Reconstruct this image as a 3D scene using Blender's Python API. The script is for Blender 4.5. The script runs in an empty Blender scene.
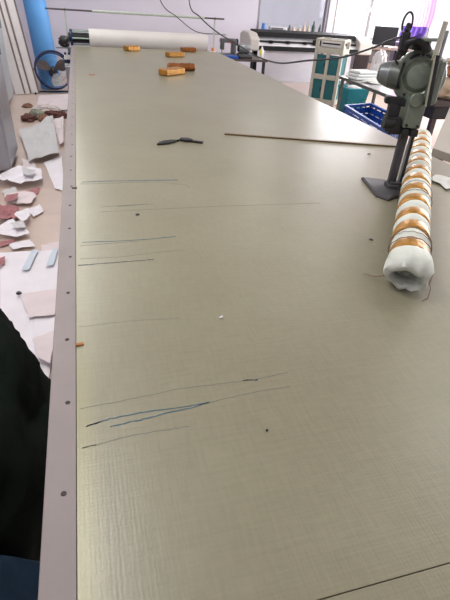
import bpy, bmesh, math, random
from mathutils import Vector, Matrix, noise
PI = math.pi
SC = bpy.context.scene
COL = SC.collection
random.seed(7)

# ------------------------------------------------------------------ mesh builder
class MB:
    def __init__(self):
        self.bm = bmesh.new()
    def _xf(self, vs, m):
        if m is not None:
            for v in vs: v.co = m @ v.co
        return vs
    def box(self, c, s, rz=0, m=None):
        r = bmesh.ops.create_cube(self.bm, size=1)['verts']
        M = Matrix.Translation(c) @ Matrix.Rotation(rz, 4, 'Z') @ Matrix.Diagonal((s[0], s[1], s[2], 1))
        if m is not None: M = m @ M
        return self._xf(r, M)
    def bar(self, a, b, w, t, up=(0, 0, 1)):
        """box between two points, w wide, t thick"""
        a, b = Vector(a), Vector(b); d = (b - a); L = d.length; d.normalize()
        u = Vector(up)
        if abs(d.dot(u)) > .98: u = Vector((0, 1, 0))
        s = d.cross(u).normalized(); n = s.cross(d)
        M = Matrix(((d.x, s.x, n.x, 0), (d.y, s.y, n.y, 0), (d.z, s.z, n.z, 0), (0, 0, 0, 1)))
        M = Matrix.Translation((a + b) / 2) @ M @ Matrix.Diagonal((L, w, t, 1))
        return self._xf(bmesh.ops.create_cube(self.bm, size=1)['verts'], M)
    def frame(self, a, b):
        a, b = Vector(a), Vector(b); d = (b - a).normalized()
        return Matrix.Translation(a) @ d.to_track_quat('Z', 'Y').to_matrix().to_4x4()
    def cyl(self, a, b, r0, r1=None, n=20, caps=True):
        if r1 is None: r1 = r0
        L = (Vector(b) - Vector(a)).length
        prof = [(r0, 0), (r1, L)]
        return self.lathe(prof, self.frame(a, b), n, caps)
    def lathe(self, prof, m=None, n=24, caps=True):
        bm = self.bm; rings = []
        for r, z in prof:
            ring = []
            for k in range(n):
                a = 2 * PI * k / n
                ring.append(bm.verts.new((max(r, 1e-5) * math.cos(a), max(r, 1e-5) * math.sin(a), z)))
            rings.append(ring)
        for i in range(len(rings) - 1):
            for k in range(n):
                bm.faces.new((rings[i][k], rings[i][(k + 1) % n], rings[i + 1][(k + 1) % n], rings[i + 1][k]))
        if caps:
            bm.faces.new(rings[0][::-1]); bm.faces.new(rings[-1])
        vs = [v for r in rings for v in r]
        return self._xf(vs, m)
    def torus(self, m, R, r, n=36, k=8, arc=2 * PI):
        pts = [m @ Vector((R * math.cos(arc * i / n), R * math.sin(arc * i / n), 0)) for i in range(n + (0 if arc >= 2 * PI - .01 else 1))]
        return self.tube(pts, r, k, closed=arc >= 2 * PI - .01)
    def tube(self, pts, r, n=8, closed=False):
        bm = self.bm; pts = [Vector(p) for p in pts]; N = len(pts); rings = []
        rr = r if isinstance(r, (list, tuple)) else [r] * N
        side = None
        for i, p in enumerate(pts):
            if closed: d = pts[(i + 1) % N] - pts[i - 1]
            else: d = pts[min(i + 1, N - 1)] - pts[max(i - 1, 0)]
            d.normalize()
            if side is None:
                side = d.orthogonal().normalized()
            side = (side - d * side.dot(d)).normalized(); up = d.cross(side)
            rings.append([bm.verts.new(p + (side * math.cos(2 * PI * k / n) + up * math.sin(2 * PI * k / n)) * rr[i]) for k in range(n)])
        M = N if closed else N - 1
        for i in range(M):
            a, b = rings[i], rings[(i + 1) % N]
            off = 0
            if closed and i == N - 1:
                off = min(range(n), key=lambda o: (b[o].co - a[0].co).length)
            for k in range(n):
                bm.faces.new((a[k], a[(k + 1) % n], b[(k + 1 + off) % n], b[(k + off) % n]))
        if not closed:
            bm.faces.new(rings[0][::-1]); bm.faces.new(rings[-1])
    def prism(self, poly, z0, z1, m=None, inset=0):
        bm = self.bm
        a = [bm.verts.new((p[0], p[1], z0)) for p in poly]
        c = Vector((sum(p[0] for p in poly) / len(poly), sum(p[1] for p in poly) / len(poly)))
        b = []
        for p in poly:
            q = Vector(p[:2]); d = (c - q)
            q = q + d.normalized() * min(inset, d.length * .9) if inset else q
            b.append(bm.verts.new((q.x, q.y, z1)))
        n = len(poly)
        bm.faces.new(a[::-1]); bm.faces.new(b)
        for k in range(n): bm.faces.new((a[k], a[(k + 1) % n], b[(k + 1) % n], b[k]))
        return self._xf(a + b, m)
    def blob(self, c, s, amp=.15, freq=2.5, seed=0, sub=4, flat=None, rz=0):
        """lumpy cloth-like solid"""
        r = bmesh.ops.create_icosphere(self.bm, subdivisions=sub, radius=1)['verts']
        R = Matrix.Rotation(rz, 3, 'Z')
        for v in r:
            d = v.co.normalized()
            q = d * freq + Vector((seed * 3.1, seed * 1.7, seed * .9))
            k = 1 + amp * noise.noise(q) + amp * .6 * (1 - abs(noise.noise(q * 2.3)) * 2) + amp * .25 * noise.noise(q * 6)
            p = d * k
            p = R @ Vector((p.x * s[0], p.y * s[1], p.z * s[2]))
            if flat is not None: p.z = max(p.z, flat - c[2])
            v.co = p + Vector(c)
        return r

ROOTM = {}
def mk(name, mb, mat, parent=None, loc=None, world=False, bevel=0, smooth=True, angle=35, mods=()):
    me = bpy.data.meshes.new(name)
    bm = mb.bm
    if world:
        if parent is not None: inv = chainm(parent).inverted()
        else: inv = Matrix.Translation(Vector(loc or (0, 0, 0))).inverted()
        bmesh.ops.transform(bm, matrix=inv, verts=bm.verts)
    bmesh.ops.recalc_face_normals(bm, faces=bm.faces)
    bm.to_mesh(me); bm.free()
    if smooth:
        me.shade_smooth(); me.set_sharp_from_angle(angle=math.radians(angle))
    o = bpy.data.objects.new(name, me); COL.objects.link(o)
    if loc is not None: o.location = loc
    if parent is not None: o.parent = parent
    for m_ in (mat if isinstance(mat, (list, tuple)) else [mat]): me.materials.append(m_)
    if bevel:
        b = o.modifiers.new('bevel', 'BEVEL'); b.width = bevel; b.segments = 2; b.limit_method = 'ANGLE'; b.angle_limit = math.radians(40); b.harden_normals = True
    return o
def chainm(o):
    m = o.matrix_basis.copy()
    while o.parent is not None:
        o = o.parent; m = o.matrix_basis @ m
    return m
def tag(o, label, cat, group=None):
    o['label'] = label; o['category'] = cat
    if group: o['group'] = group
    return o
def thing(name, label, cat, loc=(0, 0, 0), rz=0, group=None):
    o = bpy.data.objects.new(name, None); COL.objects.link(o); o.empty_display_size = .05
    o.location = loc; o.rotation_euler = (0, 0, rz)
    return tag(o, label, cat, group)
def part(name, mb, mat, parent, bevel=0, world=True, label=None, **k):
    o = mk(name, mb, mat, parent, world=world, bevel=bevel, **k)
    if label: o['label'] = label
    return o
def solo(name, mb, mat, label, cat, loc, group=None, bevel=0, **k):
    return tag(mk(name, mb, mat, None, loc=loc, world=True, bevel=bevel, **k), label, cat, group)
def struct(name, mb, mat, parent=None, **k):
    o = mk(name, mb, mat, parent, world=False, **k)
    o['kind'] = 'structure'
    return o

# ------------------------------------------------------------------ materials
def S(h):
    h = h.lstrip('#'); c = [int(h[i:i + 2], 16) / 255 for i in (0, 2, 4)]
    return tuple(x / 12.92 if x <= .04045 else ((x + .055) / 1.055) ** 2.4 for x in c)
def mat(name, col, rough=.6, metal=0, var=.08, scale=18, bump=0, bscale=None, spec=.5, coat=0, sheen=0):
    m = bpy.data.materials.new(name); m.use_nodes = True
    nt = m.node_tree; N = nt.nodes; L = nt.links
    b = N['Principled BSDF']
    c = S(col) if isinstance(col, str) else col
    tc = N.new('ShaderNodeTexCoord')
    nz = N.new('ShaderNodeTexNoise'); nz.inputs['Scale'].default_value = scale; nz.inputs['Detail'].default_value = 5
    L.new(tc.outputs['Object'], nz.inputs['Vector'])
    r = N.new('ShaderNodeValToRGB')
    r.color_ramp.elements[0].position = .3; r.color_ramp.elements[1].position = .7
    r.color_ramp.elements[0].color = (*[x * (1 - var) for x in c], 1)
    r.color_ramp.elements[1].color = (*[min(1, x * (1 + var)) for x in c], 1)
    L.new(nz.outputs['Fac'], r.inputs['Fac']); L.new(r.outputs['Color'], b.inputs['Base Color'])
    b.inputs['Roughness'].default_value = rough; b.inputs['Metallic'].default_value = metal
    b.inputs['Specular IOR Level'].default_value = spec
    b.inputs['Coat Weight'].default_value = coat
    b.inputs['Sheen Weight'].default_value = sheen
    if bump:
        n2 = N.new('ShaderNodeTexNoise'); n2.inputs['Scale'].default_value = bscale or scale * 4; n2.inputs['Detail'].default_value = 4
        L.new(tc.outputs['Object'], n2.inputs['Vector'])
        bp = N.new('ShaderNodeBump'); bp.inputs['Strength'].default_value = bump; bp.inputs['Distance'].default_value = .01
        L.new(n2.outputs['Fac'], bp.inputs['Height']); L.new(bp.outputs['Normal'], b.inputs['Normal'])
    return m

def table_mat():
    m = bpy.data.materials.new('table_canvas'); m.use_nodes = True
    nt = m.node_tree; N = nt.nodes; L = nt.links; b = N['Principled BSDF']
    tc = N.new('ShaderNodeTexCoord')
    def wave(direction, scale):
        w = N.new('ShaderNodeTexWave'); w.wave_type = 'BANDS'; w.bands_direction = direction
        w.inputs['Scale'].default_value = scale; w.inputs['Distortion'].default_value = 4
        w.inputs['Detail'].default_value = 3; w.inputs['Detail Scale'].default_value = 2.0
        L.new(tc.outputs['Object'], w.inputs['Vector']); return w
    wx, wy = wave('X', 44), wave('Y', 44)
    mul = N.new('ShaderNodeMath'); mul.operation = 'ADD'; L.new(wx.outputs['Fac'], mul.inputs[0]); L.new(wy.outputs['Fac'], mul.inputs[1])
    # streaky threads, longer along x
    mp = N.new('ShaderNodeMapping'); mp.inputs['Scale'].default_value = (14, 120, 1); L.new(tc.outputs['Object'], mp.inputs['Vector'])
    st = N.new('ShaderNodeTexNoise'); st.inputs['Scale'].default_value = 1; st.inputs['Detail'].default_value = 3; L.new(mp.outputs['Vector'], st.inputs['Vector'])
    mp2 = N.new('ShaderNodeMapping'); mp2.inputs['Scale'].default_value = (130, 16, 1); L.new(tc.outputs['Object'], mp2.inputs['Vector'])
    st2 = N.new('ShaderNodeTexNoise'); st2.inputs['Scale'].default_value = 1; st2.inputs['Detail'].default_value = 3; L.new(mp2.outputs['Vector'], st2.inputs['Vector'])
    a2 = N.new('ShaderNodeMath'); a2.operation = 'ADD'; L.new(st.outputs['Fac'], a2.inputs[0]); L.new(st2.outputs['Fac'], a2.inputs[1])
    blot = N.new('ShaderNodeTexNoise'); blot.inputs['Scale'].default_value = 2.3; blot.inputs['Detail'].default_value = 6; L.new(tc.outputs['Object'], blot.inputs['Vector'])
    r = N.new('ShaderNodeValToRGB'); r.color_ramp.elements[0].position = .3; r.color_ramp.elements[1].position = .72
    r.color_ramp.elements[0].color = (*S('#7e7a65'), 1); r.color_ramp.elements[1].color = (*S('#86836e'), 1)
    L.new(blot.outputs['Fac'], r.inputs['Fac'])
    r2 = N.new('ShaderNodeMapRange'); r2.inputs['From Min'].default_value = .7; r2.inputs['From Max'].default_value = 1.3
    r2.inputs['To Min'].default_value = .93; r2.inputs['To Max'].default_value = 1.06; L.new(a2.outputs[0], r2.inputs['Value'])
    r3 = N.new('ShaderNodeMapRange'); r3.inputs['From Max'].default_value = 2; r3.inputs['To Min'].default_value = .985; r3.inputs['To Max'].default_value = 1.012
    L.new(mul.outputs[0], r3.inputs['Value'])
    mm = N.new('ShaderNodeMath'); mm.operation = 'MULTIPLY'; L.new(r2.outputs[0], mm.inputs[0]); L.new(r3.outputs[0], mm.inputs[1])
    vm = N.new('ShaderNodeVectorMath'); vm.operation = 'SCALE'; L.new(r.outputs['Color'], vm.inputs[0]); L.new(mm.outputs[0], vm.inputs['Scale'])
    # greenish-yellow worn band beside the metal edge at the near end
    sx = N.new('ShaderNodeSeparateXYZ'); L.new(tc.outputs['Object'], sx.inputs[0])
    e1 = N.new('ShaderNodeMapRange'); e1.inputs['From Min'].default_value = .012; e1.inputs['From Max'].default_value = .05; e1.inputs['To Min'].default_value = 1; e1.inputs['To Max'].default_value = 0
    L.new(sx.outputs['X'], e1.inputs['Value'])
    e2 = N.new('ShaderNodeMapRange'); e2.inputs['From Min'].default_value = .4; e2.inputs['From Max'].default_value = 1.0; e2.inputs['To Min'].default_value = .55; e2.inputs['To Max'].default_value = .12
    L.new(sx.outputs['Y'], e2.inputs['Value'])
    em = N.new('ShaderNodeMath'); em.operation = 'MULTIPLY'; L.new(e1.outputs[0], em.inputs[0]); L.new(e2.outputs[0], em.inputs[1])
    mx = N.new('ShaderNodeMixRGB'); L.new(em.outputs[0], mx.inputs['Fac']); L.new(vm.outputs[0], mx.inputs['Color1']); mx.inputs['Color2'].default_value = (*S('#a3a072'), 1)
    L.new(mx.outputs['Color'], b.inputs['Base Color'])
    b.inputs['Roughness'].default_value = .34; b.inputs['Specular IOR Level'].default_value = .45
    bp = N.new('ShaderNodeBump'); bp.inputs['Strength'].default_value = .07; bp.inputs['Distance'].default_value = .004
    hs = N.new('ShaderNodeMath'); hs.operation = 'MULTIPLY_ADD'; hs.inputs[1].default_value = .2; L.new(mul.outputs[0], hs.inputs[0]); L.new(a2.outputs[0], hs.inputs[2])
    L.new(hs.outputs[0], bp.inputs['Height']); L.new(bp.outputs['Normal'], b.inputs['Normal'])
    return m

def floor_mat():
    m = bpy.data.materials.new('floor_tile'); m.use_nodes = True
    nt = m.node_tree; N = nt.nodes; L = nt.links; b = N['Principled BSDF']
    tc = N.new('ShaderNodeTexCoord')
    br = N.new('ShaderNodeTexBrick'); br.offset = 0; br.inputs['Scale'].default_value = 1
    br.inputs['Brick Width'].default_value = .6; br.inputs['Row Height'].default_value = .6; br.inputs['Mortar Size'].default_value = .003
    br.inputs['Color1'].default_value = (*S('#c6b2a5'), 1); br.inputs['Color2'].default_value = (*S('#c9b5a8'), 1); br.inputs['Mortar'].default_value = (*S('#b7a493'), 1)
    L.new(tc.outputs['Object'], br.inputs['Vector'])
    nz = N.new('ShaderNodeTexNoise'); nz.inputs['Scale'].default_value = 7; nz.inputs['Detail'].default_value = 6; L.new(tc.outputs['Object'], nz.inputs['Vector'])
    mr = N.new('ShaderNodeMapRange'); mr.inputs['To Min'].default_value = .88; mr.inputs['To Max'].default_value = 1.08; L.new(nz.outputs['Fac'], mr.inputs['Value'])
    vm = N.new('ShaderNodeVectorMath'); vm.operation = 'SCALE'; L.new(br.outputs['Color'], vm.inputs[0]); L.new(mr.outputs[0], vm.inputs['Scale'])
    L.new(vm.outputs[0], b.inputs['Base Color']); b.inputs['Roughness'].default_value = .28
    return m

def glass_mat(name, tint, gloss=.08, rough=.02):
    m = bpy.data.materials.new(name); m.use_nodes = True
    nt = m.node_tree; N = nt.nodes; L = nt.links
    N.remove(N['Principled BSDF']); out = N['Material Output']
    t = N.new('ShaderNodeBsdfTransparent'); t.inputs['Color'].default_value = (*tint, 1)
    nz = N.new('ShaderNodeTexNoise'); nz.inputs['Scale'].default_value = 1.6
    tc = N.new('ShaderNodeTexCoord'); L.new(tc.outputs['Object'], nz.inputs['Vector'])
    r = N.new('ShaderNodeValToRGB'); r.color_ramp.elements[0].color = (*[x * .92 for x in tint], 1); r.color_ramp.elements[1].color = (*[min(1, x * 1.06) for x in tint], 1)
    L.new(nz.outputs['Fac'], r.inputs['Fac']); L.new(r.outputs['Color'], t.inputs['Color'])
    g = N.new('ShaderNodeBsdfGlossy'); g.inputs['Roughness'].default_value = rough
    mx = N.new('ShaderNodeMixShader'); mx.inputs['Fac'].default_value = gloss
    L.new(t.outputs[0], mx.inputs[1]); L.new(g.outputs[0], mx.inputs[2]); L.new(mx.outputs[0], out.inputs['Surface'])
    return m
def sheer_mat(name, col, trans=.4):
    m = mat(name, col, .8, var=.08, scale=6)
    nt = m.node_tree; N = nt.nodes; L = nt.links; b = N['Principled BSDF']; out = N['Material Output']
    tl = N.new('ShaderNodeBsdfTranslucent'); tl.inputs['Color'].default_value = (*S(col), 1)
    a = N.new('ShaderNodeAddShader')
    mx = N.new('ShaderNodeMixShader'); mx.inputs['Fac'].default_value = .6
    L.new(b.outputs[0], mx.inputs[1]); L.new(tl.outputs[0], mx.inputs[2])
    tr = N.new('ShaderNodeBsdfTransparent')
    m2 = N.new('ShaderNodeMixShader'); m2.inputs['Fac'].default_value = trans
    L.new(mx.outputs[0], m2.inputs[1]); L.new(tr.outputs[0], m2.inputs[2]); L.new(m2.outputs[0], out.inputs['Surface'])
    return m

M = dict(
    table=table_mat(), floor=floor_mat(),
    wall=mat('wall_paint', '#d3cfda', .75, var=.015, scale=3),
    ceil=mat('ceiling_paint', '#e6e4e2', .8, var=.02),
    strip=mat('aluminium_edge', '#847b79', .62, .1, var=.05, scale=6, bump=.03, bscale=300),
    rivet=mat('rivet_dark', '#2b2422', .6, .3),
    wood=mat('stick_wood', '#5c4729', .55, var=.2, scale=40),
    ply=mat('table_board', '#b3a78d', .6, var=.1), leg=mat('leg_steel', '#8c8f92', .45, .4),
    blackp=mat('black_plastic', '#141417', .42, var=.1), black=mat('black_metal', '#17171a', .6, .0),
    blade=mat('blade_steel', '#0c0c0e', .6, .0),
    base=mat('machine_base_grey', '#3f3e42', .6, .0, var=.08),
    hammer=mat('machine_grey_green', '#717a6d', .33, .4, var=.08, scale=60, bump=.05, bscale=120),
    hammerd=mat('machine_dark_grey', '#545954', .4, .4, var=.1, scale=40),
    alu=mat('bright_rod', '#b9b8a6', .3, .55, var=.05), steel=mat('steel_dull', '#8f9496', .35, .6),
    gauze=mat('white_gauze', '#cdd2c8', .75, var=.06, scale=14, bump=.35, bscale=45, sheen=.2),
    gold=mat('gold_foil', '#ad7c2e', .34, .3, var=.3, scale=25, bump=.25, bscale=60),
    goldd=mat('gold_wrap_brown', '#8a5222', .32, .4, var=.2, scale=18, bump=.2, bscale=50),
    goldy=mat('gold_wrap_yellow', '#a0702c', .32, .45, var=.18, scale=18, bump=.2, bscale=50),
    thread=mat('brown_thread', '#7d6a58', .8), inner=mat('roll_core_grey', '#a0a698', .85, var=.25, scale=30, bump=.4, bscale=60),
    cream=mat('cream_fabric', '#d4d0cb', .8, var=.03, scale=5, bump=.06, bscale=90),
    rail_l=mat('pale_green_tube', '#b7beb4', .5), rail_d=mat('dark_rail', '#4d4545', .5, .2),
    blue=mat('blue_sheeting', '#5e9fdc', .5, var=.06, scale=3, bump=.05, bscale=8),
    white=mat('white_board', '#e6e2e2', .6, var=.03), boardgap=mat('board_gap_shade', '#7d7068', .7, var=.1),
    cabinet=mat('grey_steel', '#9b9ba1', .35, .35, var=.04, scale=3), cabinetp=mat('pale_steel', '#b4bdc1', .3, .3, var=.05, scale=2),
    fanblue=mat('fan_blue', '#0e2149', .4, .1), fanblade=mat('fan_blade', '#75675f', .45, .2, var=.15), bottlew_sheen=mat('bottle_white_blade_sheen', '#dcdcda', .45),
    plotpaper=sheer_mat('plot_paper', '#f8f8fc', .0), paper=mat('paper_white', '#e3dfe3', .75, var=.04, scale=8), paperg=mat('paper_grey', '#c3c1c1', .75, var=.05, scale=8),
    paperp=mat('paper_pinkish', '#d9cccd', .75, var=.05, scale=8), red=mat('red_print', '#a06a6c', .75, var=.25, scale=22),
    bluep=mat('blue_print', '#c6d0da', .75, var=.05), maroon=mat('rag_maroon', '#5f3a34', .9, var=.3, scale=30),
    ragg=mat('rag_green_grey', '#878a78', .9, var=.2, scale=30), ragr=mat('rag_rust', '#86604e', .9, var=.3, scale=30), ragp=mat('rag_pale', '#c9bdb9', .9, var=.1),
    green=mat('dark_green_cloth', '#0c140f', .9, var=.25, scale=12, bump=.3, bscale=16, sheen=.0, spec=.12),
    navy=mat('dark_blue_cloth', '#0d2233', .85, var=.2, scale=14, bump=.2, bscale=30, spec=.2),
    ink=mat('blue_ink', '#345363', .7), inkd=mat('dark_ink', '#2c3538', .7), inkf=mat('faded_ink', '#6f7067', .7),
    plott=mat('plotter_grey', '#bdb8b2', .5, var=.03), plottb=mat('plotter_black', '#121214', .7, spec=.25), plottw=mat('plotter_white', '#d0cfd2', .5),
    beige=mat('cabinet_beige', '#b3b1a4', .5, var=.05), teal=mat('cabinet_teal', '#14626a', .45, var=.1, scale=10),
    binteal=mat('bin_teal', '#1f8c98', .45, var=.05), crate=mat('crate_blue', '#184a9e', .42, var=.1),
    cratew=mat('crate_contents', '#d2d4d8', .7), darkw=mat('dark_wood', '#4a403e', .5, var=.12, scale=12), brown=mat('desk_brown', '#7a655b', .5, var=.1),
    screen=mat('screen_dark', '#1d1f24', .6, var=.05), tan=mat('tan_fabric', '#c0ab92', .9, var=.12, scale=14, bump=.4, bscale=24),
    rust=mat('orange_brown_fabric', '#a1693f', .9, var=.15), clear=mat('clear_wrap', '#d9d6d9', .35, var=.06, bump=.4, bscale=30),
    whitefab=mat('white_fabric', '#dfe3e0', .85, var=.04, bump=.2, bscale=20), stainless=mat('tabletop_steel', '#b9b9ba', .3, .5),
    purple=sheer_mat('purple_fabric', '#8468bd', .0), pink=sheer_mat('pink_sheer', '#efcdea', .15),
    frame=mat('window_frame_grey', '#8a8684', .5, .2), frameb=mat('window_frame_dark', '#8a868c', .5, .2), sill=mat('window_sill', '#d8d5d8', .5),
    glass1=glass_mat('window_glass_tinted', (.66, .65, .69)), glass2=glass_mat('window_glass_clear', (.97, .97, 1.0), .05),
    bottleb=mat('blue_bottle', '#5b86c8', .3), greyd=mat('device_grey', '#5c5e5f', .45, .2), bottleg=mat('dark_green_bottle', '#3a4a48', .3),
    bottlep=mat('pink_beige_jar', '#c9b3a8', .4), bottlet=mat('tan_jar', '#b3a892', .4), orange=mat('orange_spool', '#cb7d31', .5),
    yellow=mat('yellow_tag', '#cdd14a', .5), greybeige=mat('grey_beige_board', '#9c9789', .5, var=.04), greenf=mat('pale_green_box', '#9fb4a6', .5),
    redd=mat('red_knob', '#a33a34', .5),
)

# ------------------------------------------------------------------ room
mb = MB(); mb.box((3.5, 3.8, -.05), (11.6, 15.4, .1)); struct('floor', mb, M['floor'], smooth=False)
mb = MB(); mb.box((3.5, 3.8, 3.05), (11.6, 15.4, .1)); struct('ceiling', mb, M['ceil'], smooth=False)
mb = MB(); mb.box((-1.55, 3.8, 1.5), (.3, 15.4, 3)); struct('wall_left', mb, M['wall'], smooth=False)
mb = MB(); mb.box((3.5, -3.75, 1.5), (11.6, .3, 3)); struct('wall_front', mb, M['wall'], smooth=False)
YB = 10.3
W1 = (3.55, 5.10, .90, 2.35); W2 = (5.24, 7.62, .86, 2.35)
mb = MB()
def wb(x0, x1, z0, z1): mb.box(((x0 + x1) / 2, YB + .12, (z0 + z1) / 2), (x1 - x0, .24, z1 - z0))
wb(-1.7, W1[0], 0, 3); wb(W1[0], W1[1], 0, W1[2]); wb(W1[0], W1[1], W1[3], 3); wb(W1[1], W2[0], 0, 3)
wb(W2[0], W2[1], 0, W2[2]); wb(W2[0], W2[1], W2[3], 3); wb(W2[1], 9.3, 0, 3)
struct('wall_back', mb, M['wall'], smooth=False)
# right wall with a long window opening
mb = MB(); X = 9.0
def wr(y0, y1, z0, z1): mb.box((X + .12, (y0 + y1) / 2, (z0 + z1) / 2), (.24, y1 - y0, z1 - z0))
wr(-3.6, 1.5, 0, 3); wr(1.5, 9.0, 0, .9); wr(1.5, 9.0, 2.5, 3); wr(9.0, YB, 0, 3)
struct('wall_right', mb, M['wall'], smooth=False)
mb = MB()
mb.box(((W1[0] - 1.4) / 2 + .02, YB - .008, .05), (W1[0] + 1.4, .016, .1)); mb.box((6.3, YB - .008, .05), (5.4, .016, .1))
struct('baseboard_back', mb, M['sill'], smooth=False)
def window(n, W, glass, fm, mull):
    x0, x1, z0, z1 = W; y = YB + .06; t = .05
    mb = MB()
    mb.box(((x0 + x1) / 2, y, z0 + t / 2), (x1 - x0, .07, t)); mb.box(((x0 + x1) / 2, y, z1 - t / 2), (x1 - x0, .07, t))
    mb.box((x0 + t / 2, y, (z0 + z1) / 2), (t, .07, z1 - z0 - 2 * t)); mb.box((x1 - t / 2, y, (z0 + z1) / 2), (t, .07, z1 - z0 - 2 * t))
    for mx_ in mull: mb.box((mx_, y - .02, (z0 + z1) / 2), (.075, .09, z1 - z0 - 2 * t))
    w = struct('window_%d' % n, mb, fm, smooth=False)
    g = MB(); g.box(((x0 + x1) / 2, y + .02, (z0 + z1) / 2), (x1 - x0 - t, .006, z1 - z0 - t)); mk('window_pane', g, glass, w, smooth=False)
    s = MB(); s.box(((x0 + x1) / 2, YB - .055, z0 - .015), (x1 - x0 + .06, .17, .03)); mk('window_sill', s, M['sill'], w, smooth=False)
    return w
w1 = window(1, W1, M['glass1'], M['frameb'], [])
w2 = window(2, W2, M['glass2'], M['frame'], [6.05])
h = MB(); h.box((6.02, YB - .02, 1.41), (.2, .06, .07)); h.box((5.98, YB - .05, 1.41), (.05, .06, .11)); mk('window_latch', h, M['plottw'], w2, bevel=.008)
# long window of the right wall
mb = MB()
for y in (1.53, 4.0, 6.5, 8.97): mb.box((X + .06, y, 1.7), (.07, .06, 1.6))
for z in (.93, 2.47): mb.box((X + .06, 5.25, z), (.07, 7.5, .06))
w3 = struct('window_3', mb, M['frame'], smooth=False)
g = MB(); g.box((X + .08, 5.25, 1.7), (.006, 7.4, 1.5)); mk('window_pane', g, M['glass2'], w3, smooth=False)

# ------------------------------------------------------------------ cutting table
TY1 = 7.47; TW = 2.0; ZT = .80
tb = thing('cutting_table', 'long canvas-topped cutting table with a riveted metal edge, filling the foreground', 'table', (1.0, 3.5, 0))
def slab(x0, x1, y0, y1, z0, z1):
    b = MB(); b.box(((x0 + x1) / 2, (y0 + y1) / 2, (z0 + z1) / 2), (x1 - x0, y1 - y0, z1 - z0)); return b
YS = .256
def top(y0, y1):
    o = mk('tabletop', slab(0, TW, y0, y1, ZT - .03, ZT), M['table'], tb, world=True, bevel=.001)
    return o
top1 = top(YS + .0007, TY1); top2 = top(-.6, YS - .0007)
# shift texture space: object coordinates are table-root based, so put the origin at the table's near-left corner
for o in (top1, top2):
    me = o.data; off = Vector((-1.0, -3.5, ZT))
    me.transform(Matrix.Translation(-off)); o.location = off
es = part('edge_strip', slab(-.053, -.0008, -.6, TY1, ZT - .045, ZT + .0012), M['strip'], tb, bevel=.002, label='riveted grey metal edge strip')
for i in range(33):
    y = .51 + .2115 * i
    x = -.021 + (.004 if i % 3 == 1 else 0)
    b = MB(); b.lathe([(.0052, 0), (.0048, .0009), (.002, .0014)], Matrix.Translation((x, y, ZT + .0012)), 10)
    part('rivet', b, M['rivet'], es)
b = MB(); b.box((1.0, 3.43, ZT - .055), (1.94, 7.9, .05)); part('under_board', b, M['ply'], tb)
for y in (-.4, 1.5, 3.4, 5.3, 7.2):
    for x in (.1, 1.9):
        b = MB(); b.box((x, y, .36), (.06, .06, .72)); b.box((x, y, .01), (.1, .1, .02)); part('leg', b, M['leg'], tb, bevel=.003)
    b = MB(); b.box((1.0, y, .2), (1.74, .04, .04)); part('crossbar', b, M['leg'], tb)
# pen strokes drawn on the canvas
def stroke(pts, w, m):
    bmx = MB(); bm = bmx.bm; pts = [Vector((p[0], p[1], ZT)) for p in pts]
    fine = []
    for i in range(len(pts) - 1):
        for k in range(8): fine.append(pts[i].lerp(pts[i + 1], k / 8) + Vector((0, random.uniform(-.0012, .0012), 0)))
    fine.append(pts[-1])
    lo = []; 
    for i, p in enumerate(fine):
        d = (fine[min(i + 1, len(fine) - 1)] - fine[max(i - 1, 0)]).normalized(); n = Vector((-d.y, d.x, 0)) * w / 2 * random.uniform(.6, 1.15)
        lo.append([bm.verts.new(p - n), bm.verts.new(p + n), bm.verts.new(p + n + Vector((0, 0, .0004))), bm.verts.new(p - n + Vector((0, 0, .0004)))])
    for a, c in zip(lo, lo[1:]):
        for k in range(4): bm.faces.new((a[k], a[(k + 1) % 4], c[(k + 1) % 4], c[k]))
    bm.faces.new(lo[0]); bm.faces.new(lo[-1][::-1])
    part('pen_mark', bmx, m, top1)
stroke([(0.026, 2.041), (0.146, 2.042), (0.321, 2.032), (0.447, 2.026)], 0.008, M['ink'])
stroke([(0.187, 2.019), (0.362, 2.008), (0.471, 1.959), (0.482, 1.920)], 0.003, M['inkf'])
stroke([(0.018, 2.017), (0.187, 2.013)], 0.004, M['inkf'])
stroke([(0.020, 1.454), (0.144, 1.447), (0.245, 1.447), (0.337, 1.454)], 0.0042, M['ink'])
stroke([(0.013, 1.429), (0.110, 1.433), (0.210, 1.437)], 0.0028, M['inkf'])
stroke([(0.006, 1.298), (0.102, 1.299), (0.179, 1.299), (0.239, 1.300)], 0.0042, M['inkd'])
stroke([(0.012, 1.339), (0.135, 1.333), (0.265, 1.347), (0.349, 1.349)], 0.002, M['inkf'])
stroke([(0.090, 1.752), (0.206, 1.758), (0.297, 1.757)], 0.0035, M['inkf'])
stroke([(0.159, 1.748), (0.278, 1.760)], 0.003, M['ink'])
stroke([(0.018, 0.651), (0.064, 0.661), (0.144, 0.665), (0.227, 0.662), (0.270, 0.663)], 0.003, M['ink'])
stroke([(0.063, 0.641), (0.122, 0.645), (0.184, 0.654), (0.237, 0.657), (0.269, 0.664)], 0.003, M['ink'])
stroke([(0.018, 0.651), (0.045, 0.657)], 0.0035, M['inkd'])
stroke([(0.007, 0.700), (0.108, 0.707), (0.216, 0.716), (0.328, 0.712), (0.386, 0.710), (0.469, 0.718)], 0.0016, M['inkf'])
stroke([(0.358, 0.711), (0.374, 0.711), (0.392, 0.707)], 0.004, M['inkd'])
stroke([(0.010, 0.599), (0.080, 0.609), (0.157, 0.611), (0.216, 0.609)], 0.002, M['inkf'])
stroke([(0.010, 0.599), (0.035, 0.603)], 0.002, M['inkd'])
stroke([(0.271, 0.664), (0.362, 0.672), (0.457, 0.674)], 0.0014, M['inkf'])
stroke([(0.004, 0.981), (0.134, 0.983), (0.263, 0.972)], 0.0016, M['inkf'])
stroke([(0.088, 1.703), (0.479, 1.704), (0.999, 1.685)], 0.0014, M['inkf'])

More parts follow.
